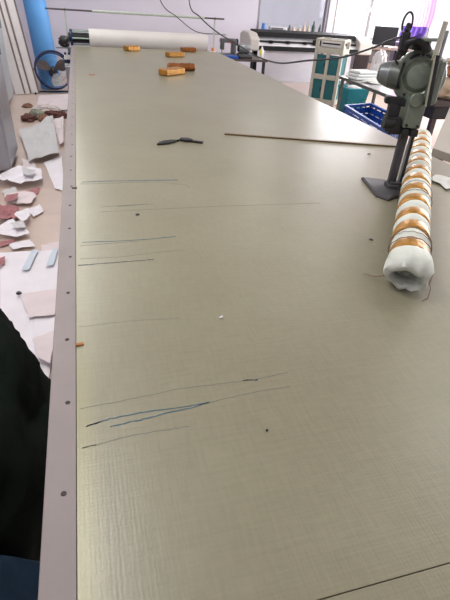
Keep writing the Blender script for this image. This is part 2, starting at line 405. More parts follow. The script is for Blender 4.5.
# ------------------------------------------------------------------ tape-wrapped roll
A = Vector((.945, .985, 0)); B = Vector((2.02, 2.46, 0)); ax = (B - A).normalized(); LEN = (B - A).length
rz = math.atan2(ax.y, ax.x); R0 = .058; zc = ZT + R0 + .004
roll = thing('wrapped_roll', 'long white padded roll bound with gold tape bands, lying across the table', 'roll', (A.x, A.y, ZT), rz)
RM = Matrix.Translation((0, 0, R0 + .005)) @ Matrix.Rotation(PI / 2, 4, 'Y')
bm_ = MB(); prof = []
PITCH = .1425; first = .115; nb = 12
n = 150
for i in range(n + 1):
    s = .05 + (LEN - .05) * i / n
    ph = ((s - first) / PITCH) % 1.0
    bulge = .0075 * (math.cos(2 * PI * ph) * -1) if s > .08 else .004
    prof.append((R0 - .004 + bulge, s))
vs = bm_.lathe(prof, None, 32)
for v in vs:
    k = 1 + .035 * noise.noise(v.co * 28) + .03 * noise.noise(v.co * 9)
    v.co.x *= k; v.co.y *= k
bmesh.ops.transform(bm_.bm, matrix=RM, verts=bm_.bm.verts)
for v in bm_.bm.verts: v.co.z = max(v.co.z, .0008)
part('padded_core', bm_, M['gauze'], roll, world=False, angle=80)
for i in range(nb):
    s0 = first + i * PITCH + random.uniform(-.006, .006); w = .068 if i else .075
    if s0 + w > LEN: break
    b = MB(); tilt = random.uniform(-.12, .12)
    rr = [(R0 - .004, s0 - w / 2), (R0 + .0005, s0 - w / 2 + .003), (R0 + .0022, s0 - w / 4), (R0 + .0026, s0), (R0 + .0022, s0 + w / 4), (R0 + .0005, s0 + w / 2 - .003), (R0 - .004, s0 + w / 2)]
    vs = b.lathe(rr, None, 36)
    for v in vs:
        v.co.z += v.co.x * tilt
        k = 1 + .02 * noise.noise(v.co * 40 + Vector((i, 0, 0))); v.co.x *= k; v.co.y *= k
    bmesh.ops.transform(b.bm, matrix=RM, verts=b.bm.verts)
    for v in b.bm.verts: v.co.z = max(v.co.z, .0004)
    part('gold_band', b, M['gold'], roll, world=False, angle=60)
# ragged open end with the darker core showing inside
b = MB()
prof = [(R0 - .01, .075), (R0 + .004, .06), (R0 + .009, .03), (R0 + .008, .006), (R0 + .003, -.008), (R0 - .003, -.012), (R0 - .010, -.002), (R0 - .014, .03), (R0 - .016, .06)]
vs = b.lathe(prof, None, 40, caps=False)
for v in vs:
    q = v.co * 26
    k = 1 + .20 * noise.noise(q) + .12 * noise.noise(q * .45 + Vector((3, 1, 2)))
    v.co.x *= k; v.co.y *= k; v.co.z += .02 * noise.noise(v.co * 38 + Vector((9, 9, 9)))
for i_, v in enumerate(vs):
    ring = i_ // 40
    if ring >= 3: v.co.z += 0.026 * min(ring - 2, 3) / 3 * (v.co.x / R0) - .006
    if ring >= 5: v.co.x = v.co.x * (.84 if ring == 5 else .68) + (.006 if ring == 5 else .012)
bmesh.ops.transform(b.bm, matrix=RM, verts=b.bm.verts)
for v in b.bm.verts: v.co.z = max(v.co.z, .0004)
part('gauze_end', b, M['gauze'], roll, world=False, angle=80, label='ragged white gauze end')
b = MB()
vs = b.lathe([(.001, .022), (.012, .019), (.018, .03), (.026, .022), (.033, .038), (.045, .026), (.047, .07)], None, 30, caps=False)
for v in vs:
    v.co.z += .012 * noise.noise(v.co * 55) + .012
    v.co.x = v.co.x * .72 + .012
bmesh.ops.transform(b.bm, matrix=RM, verts=b.bm.verts)
part('inner_core', b, M['inner'], roll, world=False, angle=80, label='crumpled grey-green core')
def thread(pts, r=.0014, m='thread'):
    b = MB(); b.tube(pts, r, 5); part('loose_thread', b, M[m], roll, world=False)
def loop(s, tilt, r, a0, a1, wob=.004):
    return [RM @ Vector((r * math.cos(a0 + (a1 - a0) * k / 24), r * math.sin(a0 + (a1 - a0) * k / 24), s + tilt * math.cos(a0 + (a1 - a0) * k / 24) + wob * math.sin(k * 1.9))) for k in range(25)]
thread(loop(.145, .02, R0 + .006, PI * .42, PI * 1.6)); thread(loop(.175, -.035, R0 + .008, PI * .4, PI * 1.5, .006), .0018)
thread(loop(.20, .03, R0 + .006, PI * .5, PI * 1.55), .001); thread(loop(.62, .02, R0 + .007, PI * .45, PI * 1.5), .0015)
thread(loop(.69, -.03, R0 + .007, PI * .5, PI * 1.5), .0012); thread(loop(.98, .03, R0 + .007, PI * .5, PI * 1.5), .001)
thread([(.05, -.068, .035), (.02, -.078, .02), (-.02, -.074, .008), (-.03, -.06, .002)], .0016)
thread([(.17, -.064, .06), (.15, -.078, .045), (.1, -.082, .03), (.06, -.076, .012)], .0022)
b = MB(); b.tube([(.04, .058, .02), (.035, .085, .012), (.045, .105, .006), (.055, .12, .003)], [.0024, .002, .0018, .001], 5); part('loose_thread', b, M['thread'], roll, world=False)

# ------------------------------------------------------------------ straight-knife cutting machine
mc = thing('cutting_machine', 'grey-green upright fabric cutting machine standing on its dark base plate beside the roll', 'machine', (1.415, 1.80, ZT), math.radians(-15))
basep = [(1.345, 1.954), (1.429, 1.917), (1.505, 1.860), (1.458, 1.778), (1.390, 1.698), (1.318, 1.664), (1.291, 1.721)]
b = MB(); b.prism(basep, ZT + .0005, ZT + .008); b.prism(basep, ZT + .0078, ZT + .014, inset=.012)
part('base_plate', b, M['base'], mc, bevel=.0015)
def L(u, v, z): return (u, v, z)
def lp(name, b, m, bevel=0, label=None, **k): return part(name, b, m, mc, bevel=bevel, world=False, label=label, **k)
b = MB(); b.box((0, 0, .02), (.052, .07, .022)); b.box((.012, .0, .032), (.055, .045, .02)); lp('foot_block', b, M['base'], .005)
b = MB(); b.bar((-.004, .006, .02), (-.004, .006, .30), .034, .026, (0, 1, 0)); b.bar((-.004, -.006, .03), (-.004, -.006, .28), .006, .01, (0, 1, 0)); lp('standard', b, M['base'], .003)
b = MB(); b.bar((.036, -.004, .03), (.036, -.004, .33), .012, .012, (0, 1, 0)); lp('knife_guard', b, M['black'], .002)
b = MB(); b.prism([(.022, .001), (.03, -.004), (.03, .003)], .03, .3); lp('knife_blade', b, M['steel'])
b = MB(); b.box((-.03, .01, .27), (.11, .085, .03)); b.box((-.075, .0, .296), (.06, .07, .06)); b.box((.02, -.02, .268), (.035, .05, .03)); b.cyl((-.115, -.02, .30), (-.07, -.02, .30), .024); b.cyl((-.02, -.05, .268), (-.02, .05, .268), .017); lp('sharpener_clamp', b, M['blackp'], .004)
b = MB(); b.prism([(-.036, -.045), (.036, -.05), (.046, .035), (-.036, .045)], .287, .41); b.cyl((-.012, -.046, .40), (-.012, -.058, .40), .03); lp('crank_housing', b, M['hammer'], .014)
for (u, z) in ((-.024, .30), (.022, .299), (.026, .39)):
    b = MB(); b.cyl((u, -.046, z), (u, -.054, z), .0055, n=12); lp('screw', b, M['black'])
# motor shell: shallow dome facing the viewer's left
nrm = Vector((-.36, -.90, .10)).normalized(); cen = Vector((.004, .03, .478))
DM = Matrix.Translation(cen) @ nrm.to_track_quat('Z', 'Y').to_matrix().to_4x4() @ Matrix.Scale(1.1, 4)
b = MB(); b.lathe([(.08, -.09), (.092, -.08), (.098, -.02), (.096, -.004), (.088, .006), (.062, .014), (.056, .011), (.042, .024), (.022, .029), (.001, .030)], DM, 48); sh = lp('motor_shell', b, M['hammer'], angle=28)
for a0 in [.2 + 2 * PI * k / 8 for k in range(8)]:
    b = MB(); pts = [DM @ Vector((.074 * math.cos(a0 + .5 * k / 6), .074 * math.sin(a0 + .5 * k / 6), .0085)) for k in range(7)]
    b.tube(pts, [.004, .0064, .007, .007, .007, .0064, .004], 6); lp('vent_slot', b, M['blackp'])
for a0 in (.2 + .642 + PI / 4 * 1, .2 + .642 + PI / 4 * 3, .2 + .642 + PI / 4 * 6):
    b = MB(); c = Vector((.075 * math.cos(a0), .075 * math.sin(a0), .008)); b.cyl(DM @ c, DM @ (c + Vector((0, 0, .008))), .007, n=12); lp('screw', b, M['black'])
# motor barrel and its finned end, peeking out on the left
d2 = Vector((-.86, .50, .02)).normalized(); c2 = Vector((-.058, .062, .474))
b = MB(); fm = b.frame(c2, c2 + d2)
b.lathe([(.058, 0), (.056, .03), (.053, .045)], fm, 36); lp('motor_barrel', b, M['hammerd'], angle=30)
b = MB(); prof = []
for k in range(7): prof += [(.053 - .002 * k, .045 + k * .006), (.053 - .002 * k, .0485 + k * .006), (.044 - .002 * k, .0485 + k * .006), (.044 - .002 * k, .0508 + k * .006)]
b.lathe(prof, fm, 36); lp('finned_end_cap', b, M['steel'], angle=30)
b = MB(); b.lathe([(.036, .086), (.032, .094), (.015, .098), (.001, .099)], fm, 28); lp('end_cover', b, M['hammerd'])
# bracket under the barrel
b = MB(); b.bar((-.115, .035, .385), (.0, .01, .375), .05, .03); b.bar((-.075, .01, .30), (-.075, .01, .375), .05, .04, (0, 1, 0)); lp('barrel_bracket', b, M['blackp'], .008)
# slide guide on the right with its groove, and the two rods rising out of it
b = MB(); b.prism([(.036, -.07), (.072, -.06), (.084, .05), (.03, .06)], .385, .555); lp('slide_housing', b, M['hammer'], .014)
b = MB(); b.bar((.030, -.082, .385), (.012, -.082, .57), .016, .014, (0, 1, 0)); lp('slide_groove', b, M['blackp'], .003)
b = MB(); b.bar((.0185, -.084, .385), (.001, -.084, .565), .004, .012, (0, 1, 0)); lp('slide_edge', b, M['alu'])
b = MB(); b.bar((.006, -.07, .55), (.012, -.07, .682), .019, .008, (0, 1, 0)); b.bar((.006, -.0755, .555), (.012, -.0755, .680), .005, .006, (0, 1, 0)); lp('slide_rod', b, M['alu'], .0015, label='pale ridged slide rod')
b = MB(); b.bar((.034, -.05, .54), (.036, -.05, .652), .011, .01, (0, 1, 0)); lp('slide_rod', b, M['steel'], .0015, label='thin darker slide rod')
# top: handle, switch, carrying arm
b = MB(); b.bar((-.05, .0, .612), (.022, -.052, .62), .022, .012); lp('arm', b, M['hammer'], .003)
b = MB(); b.tube([(-.09, .03, .56), (-.085, .01, .598), (-.055, -.01, .615), (-.02, -.015, .60), (-.005, -.012, .575)], [.017, .016, .016, .016, .019], 12); lp('handle', b, M['blackp'])
b = MB(); b.box((-.02, .045, .597), (.075, .05, .045)); lp('switch_box', b, M['blackp'], .006)
b = MB(); b.cyl((-.06, -.02, .625), (-.06, -.034, .628), .009); lp('switch_knob', b, M['purple'])
b = MB(); b.box((-.095, .02, .602), (.034, .032, .07)); b.cyl((-.095, .02, .636), (-.093, .02, .668), .012, .008); lp('plug_socket', b, M['blackp'], .006)
b = MB(); lpts = []
for k in range(21):
    a = -.5 * PI + 2 * PI * k / 20 * .86
    lpts.append((-.100 + .019 * math.cos(a), .018, .664 + .038 * math.sin(a)))
b.tube(lpts, .0042, 8); b.tube([(-.095, .02, .58), (-.118, .0, .565), (-.122, .0, .54), (-.10, .02, .52)], .004, 8); lp('cord_loop', b, M['blackp'])

# ------------------------------------------------------------------ power cords
def smooth_pts(P, n=8):
    P = [Vector(p) for p in P]; out = []
    for i in range(len(P) - 1):
        p0, p1, p2, p3 = P[max(i - 1, 0)], P[i], P[i + 1], P[min(i + 2, len(P) - 1)]
        for k in range(n):
            t = k / n
            out.append(.5 * ((2 * p1) + (p2 - p0) * t + (2 * p0 - 5 * p1 + 4 * p2 - p3) * t * t + (3 * p1 - p0 - 3 * p2 + p3) * t ** 3))
    out.append(P[-1]); return out
b = MB(); b.tube(smooth_pts([(1.131, 5.060, 2.980), (1.056, 4.860, 1.937), (0.944, 4.300, 1.460), (0.993, 4.100, 1.357), (1.057, 3.800, 1.280), (1.141, 3.400, 1.219), (1.161, 3.150, 1.196), (1.219, 2.900, 1.191), (1.268, 2.600, 1.242), (1.320, 2.330, 1.289), (1.332, 2.080, 1.356), (1.299, 1.900, 1.400), (1.273, 1.790, 1.420)]), .0046, 8); solo('power_cord', b, M['blackp'], 'thick black power cord swooping from the ceiling to the cutting machine', 'cord', (1.273, 1.790, 1.420))
b = MB(); b.tube(smooth_pts([(0.609, 6.600, 2.980), (0.859, 6.800, 2.041), (1.109, 7.000, 1.403), (1.364, 7.200, 1.219), (1.629, 7.400, 1.064), (1.836, 7.600, 1.014), (2.054, 7.800, 1.001), (2.296, 8.050, 0.978)]), .006, 8); solo('thin_cord', b, M['blackp'], 'thin dark cord hanging above the cream roll to the machine on the bench', 'cord', (2.296, 8.050, 0.978))

# ------------------------------------------------------------------ small things on the table
st0, st1 = (0.877, 2.806, 0.800), (1.888, 2.475, 0.800)
b = MB(); b.bar((st0[0], st0[1], ZT + .0035), (st1[0], st1[1], ZT + .0045), .018, .008)
solo('wooden_stick', b, M['wood'], 'thin brown wooden measuring stick lying on the table left of the machine', 'stick', (st0[0], st0[1], ZT), bevel=.001)
sn = thing('thread_snips', 'black-bladed thread snips lying on the table left of the wooden stick', 'snips', (0.550, 2.663, 0.800))
def leaf(p, q, w, z0, z1):
    p, q = Vector(p), Vector(q); d = q - p; n = Vector((-d.y, d.x, 0)).normalized() * w
    return [tuple((p + d * t + n * s)[:2]) for t, s in ((0, .0), (.25, .75), (.55, 1), (.85, .7), (1, .3), (1, -.3), (.85, -.6), (.5, -.8), (.2, -.45))]
b = MB(); b.prism(leaf((0.431, 2.588, 0.800), (0.550, 2.663, 0.800), .03, 0, 0), ZT + .002, ZT + .010); part('blade', b, M['blade'], sn, bevel=.001)
b = MB(); b.bar(Vector((0.550, 2.663, 0.800)) + Vector((-.004, 0, .005)), Vector((0.577, 2.683, 0.800)) + Vector((.01, 0, .005)), .006, .006); b.cyl(Vector((0.550, 2.663, 0.800)) + Vector((.012, 0, .001)), Vector((0.550, 2.663, 0.800)) + Vector((.012, 0, .011)), .006, n=10); part('pivot', b, M['black'], sn)
b = MB(); b.prism(leaf(Vector((0.641, 2.649, 0.800)) + Vector((.006, 0, 0)), (0.577, 2.683, 0.800), .028, 0, 0), ZT + .001, ZT + .016); part('grip', b, M['black'], sn, bevel=.003)
b = MB(); b.bar(Vector((0.641, 2.649, 0.800)) + Vector((-.01, 0, .006)), Vector((0.697, 2.613, 0.800)) + Vector((0, 0, .006)), .02, .011); part('handle_end', b, M['black'], sn, bevel=.002)
def bundle(p, q, w, h, rz, m, label, round_=False):
    c = ((p[0] + q[0]) / 2, (p[1] + q[1]) / 2); Ln = math.hypot(p[0] - q[0], p[1] - q[1]) * (1 if round_ else .84)
    t = thing('gold_bundle', label, 'bundle', (c[0], c[1], ZT + .0008), rz, 'gold wrapped bundles on the far table')
    b = MB()
    if round_:
        b.lathe([(h / 2 * .8, -Ln / 2), (h / 2, -Ln / 2 + .01), (h / 2, -.01), (h / 2 * .9, 0), (h / 2, .01), (h / 2, Ln / 2 - .01), (h / 2 * .8, Ln / 2)], Matrix.Translation((0, 0, h / 2)) @ Matrix.Diagonal((1, w / h, 1, 1)) @ Matrix.Rotation(PI / 2, 4, 'Y'), 24)
        mk('wrapping', b, m, t)
    else:
        b.box((0, 0, h / 2), (Ln, w, h)); mk('wrapping', b, m, t, bevel=.012)
    for s in (-.28, .02, .3):
        b = MB()
        if round_:
            b.lathe([(h / 2 + .0015, -.008), (h / 2 + .0015, .008)], Matrix.Translation((s * Ln, 0, h / 2 + .002)) @ Matrix.Diagonal((1, w / h, 1, 1)) @ Matrix.Rotation(PI / 2, 4, 'Y'), 24)
        else: b.box((s * Ln, 0, h / 2 + .001), (.018, w + .003, h + .002))
        mk('tape_turn', b, m, t, bevel=.003)
    return t
bundle((0.812, 5.033), (1.077, 5.233), 0.12, 0.06, 0.648, M['goldy'], 'gold bundle nearest to the viewer, in front of the rounded brown one', False)
bundle((0.950, 5.419), (1.242, 5.433), 0.11, 0.075, 0.049, M['goldd'], 'rounded brown-gold bundle touching the nearest gold one', True)
bundle((1.107, 6.589), (1.368, 6.698), 0.11, 0.055, 0.396, M['goldy'], 'yellow-gold bundle lying alone in the middle of the group', False)
bundle((1.419, 7.267), (1.669, 7.319), 0.1, 0.055, 0.206, M['goldd'], 'orange-brown bundle at the far edge close to the spool', False)
bundle((0.633, 7.095), (0.840, 7.218), 0.12, 0.06, 0.537, M['goldy'], 'gold bundle on the far left, by itself near the cream roll', False)
b = MB(); b.bar((0.219, 1.655, ZT + .0025), (0.231, 1.658, ZT + .002), 0.009, .004); solo('debris_scrap', b, M['black'], 'tiny black speck on the table below the faint pen lines', 'scrap', (0.225, 1.657, ZT), 'specks on the table')
b = MB(); b.bar((-0.000, 0.906, ZT + .0025), (0.017, 0.909, ZT + .002), 0.008, .004); solo('debris_scrap', b, M['rust'], 'tiny orange-brown scrap beside the metal edge strip', 'scrap', (0.009, 0.908, ZT), 'specks on the table')
b = MB(); b.bar((-0.015, 1.964, ZT + .0025), (0.005, 1.966, ZT + .002), 0.009, .004); solo('debris_scrap', b, M['black'], 'dark scrap sitting against the metal edge by a rivet', 'scrap', (-0.005, 1.965, ZT), 'specks on the table')
b = MB(); b.bar((1.042, 1.320, ZT + .0025), (1.031, 1.327, ZT + .002), 0.006, .004); solo('debris_scrap', b, M['inkd'], 'tiny dark scrap left of the roll', 'scrap', (1.036, 1.324, ZT), 'specks on the table')
b = MB(); b.bar((1.610, 2.349, ZT + .0025), (1.627, 2.358, ZT + .002), 0.01, .004); solo('debris_scrap', b, M['greyd'], 'small grey speck between the stick and the machine base', 'scrap', (1.619, 2.354, ZT), 'specks on the table')
b = MB(); b.bar((0.365, 0.949, ZT + .0025), (0.375, 0.956, ZT + .002), 0.006, .004); solo('debris_scrap', b, M['paperg'], 'pale speck on the bare middle of the table', 'scrap', (0.370, 0.953, ZT), 'specks on the table')
b = MB(); b.bar((0.362, 0.564, ZT + .0025), (0.365, 0.566, ZT + .002), 0.0035, .004); solo('debris_scrap', b, M['inkd'], 'tiny dark speck alone on the near half of the table', 'scrap', (0.364, 0.565, ZT), 'specks on the table')
b = MB(); b.bar((0.129, 4.987, ZT + .0025), (0.175, 5.007, ZT + .002), 0.025, .004); solo('debris_scrap', b, M['rust'], 'small brown speck on the far left of the table', 'scrap', (0.152, 4.997, ZT), 'specks on the table')

# ------------------------------------------------------------------ fabric roll and rack at the far end
YR = 7.70
rk = thing('roll_rack', 'thin-railed rack holding the cream roll behind the far end of the table', 'rack', (1.0, YR, 0))
for x in (-.09, 2.02):
    b = MB(); b.bar((x, YR + .02, 0), (x, YR + .02, 1.20), .022, .022, (0, 1, 0)); b.box((x, YR + .02, .01), (.12, .4, .02)); part('post', b, M['rail_l'], rk)
b = MB(); b.box((.95, YR - .12, .765), (2.42, .06, .016)); part('shelf_bar', b, M['steel'], rk)
rl = lambda x: 1.215 - (x + .34) * .0045
b = MB(); b.cyl((-.34, YR, rl(-.34)), (.27, YR, rl(.27)), .011); part('rail', b, M['rail_d'], rk)
b = MB(); b.cyl((1.86, YR, rl(1.86)), (2.16, YR, rl(2.16)), .011); part('rail', b, M['rail_d'], rk)
b = MB(); b.cyl((.27, YR, rl(.27)), (1.86, YR, rl(1.86)), .017); part('rail_sleeve', b, M['rail_l'], rk, label='pale green tube over the rail')
for x in (-.09, 2.02):
    b = MB(); b.torus(Matrix.Translation((x, YR, rl(x))) @ Matrix.Rotation(PI / 2, 4, 'Y'), .016, .004, 14, 6); part('rail_hook', b, M['rail_d'], rk)
b = MB()
for x in (-.09, 2.02): b.box((x, YR + .05, .72), (.04, .12, .05))
part('cradle', b, M['steel'], rk)
ZR = .882; RR = .118
fr = thing('fabric_roll', 'big cream fabric roll with a dark ribbed left end, behind the far table edge', 'fabric roll', (1.0, YR + .03, ZR))
b = MB(); vs = b.cyl((.20, YR + .03, ZR), (1.91, YR + .03, ZR), RR, RR * .97, 40); part('rolled_cloth', b, M['cream'], fr)
b = MB(); b.cyl((-.08, YR + .03, ZR), (.2, YR + .03, ZR), .06, n=24); part('core', b, M['black'], fr)
for k in range(10):
    a = 2 * PI * k / 10; b = MB(); b.cyl((-.05, YR + .03 + .09 * math.cos(a), ZR + .09 * math.sin(a)), (.2, YR + .03 + .09 * math.cos(a), ZR + .09 * math.sin(a)), .009, n=8)
    part('core_slat', b, M['greenf'] if k % 2 else M['black'], fr)
b = MB(); b.lathe([(.1, 0), (.103, .005), (.103, .03), (.1, .035)], b.frame((-.06, YR + .03, ZR), (-.02, YR + .03, ZR)), 28); part('end_disc', b, M['fanblue'], fr)
b = MB(); b.blob((-.14, YR - .1, .838), (.075, .05, .064), .35, 3, 4, 3, .7735); solo('black_cloth_clump', b, M['blackp'], 'small black clump on the bar left of the cream roll', 'clump', (-.14, YR - .1, .774))
tt = thing('thread_spool', 'tiny orange spool on a pale holder at the far right table corner', 'spool', (1.93, 7.40, ZT))
b = MB(); b.box((0, 0, .005), (.09, .05, .01)); mk('holder', b, M['white'], tt)
b = MB(); b.lathe([(.022, .01), (.026, .015), (.02, .05), (.012, .055)], None, 16); mk('thread', b, M['orange'], tt)

# ------------------------------------------------------------------ left side: cabinets, boards, blue roll, fan
def cabinet(name, label, x0, x1, y0, y1, zt, m, doors):
    t = thing(name, label, 'cabinet', ((x0 + x1) / 2, (y0 + y1) / 2, 0))
    b = MB(); b.box(((x0 + x1) / 2, (y0 + y1) / 2, zt / 2 + .02), (x1 - x0, y1 - y0, zt - .04)); part('body', b, m, t, bevel=.006)
    w = (y1 - y0) / doors
    for k in range(doors):
        yc = y0 + w * (k + .5)
        b = MB(); b.box((x1 + .009, yc, zt / 2 + .02), (.018, w - .012, zt - .12)); d = part('door', b, m, t, bevel=.004)
        b = MB(); b.box((x1 + .028, yc + w * .38, 1.0), (.02, .015, .12)); part('handle', b, M['steel'], d, bevel=.003)
    return t
cabinet('steel_cabinet', 'tall grey steel cabinet at the left picture edge, nearest the paper scraps', -1.25, -.665, 4.57, 5.15, 1.8, M['cabinet'], 1)
cabinet('steel_cabinet', 'pale glossy steel cabinet behind the grey one, in front of the white boards', -1.38, -1.0, 6.1, 8.1, 1.9, M['cabinetp'], 2)
for k, (xb, lean, w, lab, yb) in enumerate(((-.925, .115, .13, 'leftmost of three tall white boards leaning in the corner', 8.42), (-.815, .12, .075, 'narrow middle one of three tall white boards leaning in the corner', 8.47), (-.71, .115, .10, 'tall white board leaning right beside the blue roll', 8.53))):
    t = thing('white_board', lab, 'board', (xb, yb, 0), 0, 'white boards in the corner')
    b = MB(); th = -math.atan(lean)
    mm_ = Matrix.Rotation(th, 4, 'Y')
    b.box((0, 0, 1.12), (w, .05, 2.2), m=mm_)
    for v in b.bm.verts: v.co.z += .0
    zmin = min(v.co.z for v in b.bm.verts)
    for v in b.bm.verts: v.co.z -= zmin
    mk('panel', b, M['white'], t, bevel=.006)
    b = MB(); b.box((w / 2 + .009, 0, 1.12), (.018, .052, 2.2), m=mm_)  # dark strip painted in for the shaded gap beside each board
    for v in b.bm.verts: v.co.z -= zmin - .006
    mk('gap_shade_strip', b, M['boardgap'], t)
b = MB()
a0 = Vector((-.475, 9.02, .012)); a1 = Vector((-.62, 9.08, 2.15))
b.lathe([(.165, 0), (.172, .01), (.172, 2.12), (.165, 2.14), (.12, 2.14), (.12, 2.05)], b.frame(a0, a1), 40)
zmin = min(v.co.z for v in b.bm.verts)
for v in b.bm.verts: v.co.z -= zmin
br_ = solo('blue_roll', b, M['blue'], 'tall bright blue roll of sheeting standing on end behind the fan', 'roll', (-.475, 9.02, 0))
# floor fan
fn = thing('floor_fan', 'round blue-rimmed floor fan with a dark hub in front of the blue roll', 'fan', (-.42, 8.62, 0))
FC = Vector((-.385, 8.60, .345)); fnm = Vector((.12, -.93, .36)).normalized()
FM = Matrix.Translation(FC) @ fnm.to_track_quat('Z', 'Y').to_matrix().to_4x4()
b = MB(); b.torus(FM, .275, .0165, 48, 8); b.torus(FM @ Matrix.Translation((0, 0, -.09)), .27, .011, 48, 8); part('cage_rim', b, M['fanblue'], fn)
b = MB()
for k in range(28):
    a = 2 * PI * k / 28
    b.tube([FM @ Vector((.05 * math.cos(a), .05 * math.sin(a), .035)), FM @ Vector((.17 * math.cos(a), .17 * math.sin(a), .03)), FM @ Vector((.275 * math.cos(a), .275 * math.sin(a), .0))], .0012, 4)
for r in (.12, .2): b.torus(FM @ Matrix.Translation((0, 0, .03 if r < .15 else .024)), r, .0015, 36, 4)
part('cage_wires', b, M['fanblue'], fn)
for k, m in enumerate(('fanblade', 'bottlew_sheen', 'fanblade')):  # lowest blade coloured white for the light it reflects
    a = math.radians((146, 272, 20)[k]); b = MB(); bm = b.bm; rows = []
    for i in range(7):
        r = .05 + .19 * i / 6; hw = (.028, .05, .068, .078, .08, .07, .045)[i]; row = []
        for j in range(5):
            s = (j / 4 - .5) * 2 * hw
            row.append(bm.verts.new(FM @ Matrix.Rotation(a, 4, 'Z') @ Vector((r, s + .02, -.03 + s * .35 + .01 * math.cos(s * 20)))))
        rows.append(row)
    for i in range(6):
        for j in range(4): bm.faces.new((rows[i][j], rows[i][j + 1], rows[i + 1][j + 1], rows[i + 1][j]))
    bmesh.ops.solidify(bm, geom=bm.faces[:], thickness=.004)
    part('blade', b, M[m], fn, label='fan blade painted white for its reflection' if m == 'bottlew_sheen' else None)
b = MB(); b.lathe([(.05, -.1), (.055, -.05), (.05, .02), (.035, .036), (.001, .04)], FM, 24); part('hub', b, M['blackp'], fn)
b = MB(); b.lathe([(.07, -.2), (.075, -.13), (.06, -.1)], FM, 24); part('motor', b, M['fanblue'], fn)
b = MB(); b.tube([(-.72, 8.56, .345), (-.72, 8.6, .04), (-.70, 8.62, .016), (-.14, 8.66, .016), (-.12, 8.64, .04), (-.12, 8.60, .345)], .013, 8); b.tube([(-.70, 8.44, .0135), (-.7, 8.84, .0135)], .013, 8); b.tube([(-.14, 8.44, .0135), (-.14, 8.84, .0135)], .013, 8)
b.cyl((-.72, 8.56, .345), (-.685, 8.58, .345), .02); b.cyl((-.12, 8.6, .345), (-.155, 8.6, .345), .02)
part('stand', b, M['fanblue'], fn)
# blue and white bottles hooked below the end of the table, and the grey bin under them
gb = MB(); gb.box((-.115, 7.28, .29), (.08, .2, .58)); gb.box((-.115, 7.28, .575), (.09, .21, .02))
solo('grey_box', gb, M['cabinet'], 'narrow grey box on the floor at the far left corner of the table', 'box', (-.115, 7.28, 0), bevel=.006)
for k, (x, lab) in enumerate(((-.138, 'left one of two blue and white bottles by the table corner'), (-.089, 'right one of two blue and white bottles by the table corner'))):
    t = thing('bottle', lab, 'bottle', (x, 7.28, .586), 0, 'bottles at the far left table corner')
    b = MB(); b.lathe([(.021, 0), (.022, .006), (.022, .09), (.014, .12), (.012, .128)], None, 16); mk('body', b, M['bottlew_sheen'], t)
    b = MB(); b.lathe([(.0228, .025), (.0228, .07)], None, 16); mk('sleeve', b, M['fanblue'], t)
    b = MB(); b.lathe([(.015, .128), (.015, .15), (.01, .155)], None, 14); mk('cap', b, M['fanblue'], t)

# ------------------------------------------------------------------ floor litter on the left
def sheet(name, poly, z, m, label, cat, crumple=.012, group='paper scraps on the floor', seed=0, n=10, extra=None, curl=0):
    c = Vector((sum(p[0] for p in poly) / len(poly), sum(p[1] for p in poly) / len(poly), 0))
    b = MB(); bm = b.bm; out = []
    for i in range(len(poly)):
        p, q = Vector((*poly[i][:2], 0)), Vector((*poly[(i + 1) % len(poly)][:2], 0))
        for k in range(n // 2):
            t = k / (n // 2); w = p.lerp(q, t)
            if 0 < t: w += (w - c).normalized() * .012 * noise.noise(w * 9 + Vector((seed, 0, 0)))
            out.append(w)
    rings = []
    for f in (.2, .4, .6, .8, 1.0):
        rings.append([bm.verts.new(c.lerp(w, f)) for w in out])
    cv = bm.verts.new(c)
    N = len(out)
    for k in range(N): bm.faces.new((cv, rings[0][k], rings[0][(k + 1) % N]))
    for a_, d_ in zip(rings, rings[1:]):
        for k in range(N): bm.faces.new((a_[k], d_[k], d_[(k + 1) % N], a_[(k + 1) % N]))
    for v in bm.verts:
        q = v.co * 7 + Vector((seed * 2.3, seed, 0)); e = (v.co - c).length
        v.co.z = z + crumple * (.5 + .5 * noise.noise(q)) + crumple * .8 * abs(noise.noise(q * 2.1)) + curl * e * e * max(0, noise.noise(q * .6))
    return solo(name, b, m, label, cat, (c.x, c.y, 0), group, angle=25)
sheet('paper_scrap', [(-0.637, 7.130), (-0.192, 7.264), (-0.190, 8.440), (-0.628, 8.329)], 0.002, M['paperp'], 'large pinkish sheet at the far end, under the fan', 'paper', 0.02, seed=1, curl=0)
sheet('paper_scrap', [(-0.711, 5.936), (-0.357, 6.559), (-0.244, 4.987), (-0.520, 4.814)], 0.03, M['paperg'], 'big folded grey-white sheet below the rag heap', 'paper', 0.05, seed=2, curl=0.2)
sheet('paper_scrap', [(-0.355, 6.506), (-0.237, 6.779), (-0.214, 5.496), (-0.255, 5.420)], 0.02, M['paperp'], 'narrow pale strip between grey sheet and table', 'paper', 0.03, seed=3, curl=0)
sheet('paper_scrap', [(-0.395, 4.899), (-0.227, 5.088), (-0.188, 4.071), (-0.265, 4.128)], 0.004, M['paper'], 'lavender-white sheet lying against the table below the grey sheet', 'paper', 0.012, seed=4, curl=0)
sheet('paper_scrap', [(-0.746, 4.432), (-0.596, 4.640), (-0.392, 4.508), (-0.361, 4.238), (-0.537, 4.157), (-0.724, 4.250)], 0.03, M['paper'], 'wide crumpled white sheet beside the grey cabinet corner', 'paper', 0.05, seed=5, curl=0.3)
sheet('paper_scrap', [(-0.501, 4.105), (-0.392, 4.191), (-0.399, 4.023), (-0.477, 4.009)], 0.003, M['red'], 'small red scrap under the crumpled white sheet', 'paper', 0.01, seed=6, curl=0)
sheet('paper_scrap', [(-0.657, 3.939), (-0.527, 4.037), (-0.402, 3.955), (-0.428, 3.762), (-0.580, 3.781)], 0.012, M['paperp'], 'pinkish white scrap with ragged edge above the red pile', 'paper', 0.04, seed=7, curl=0.4)
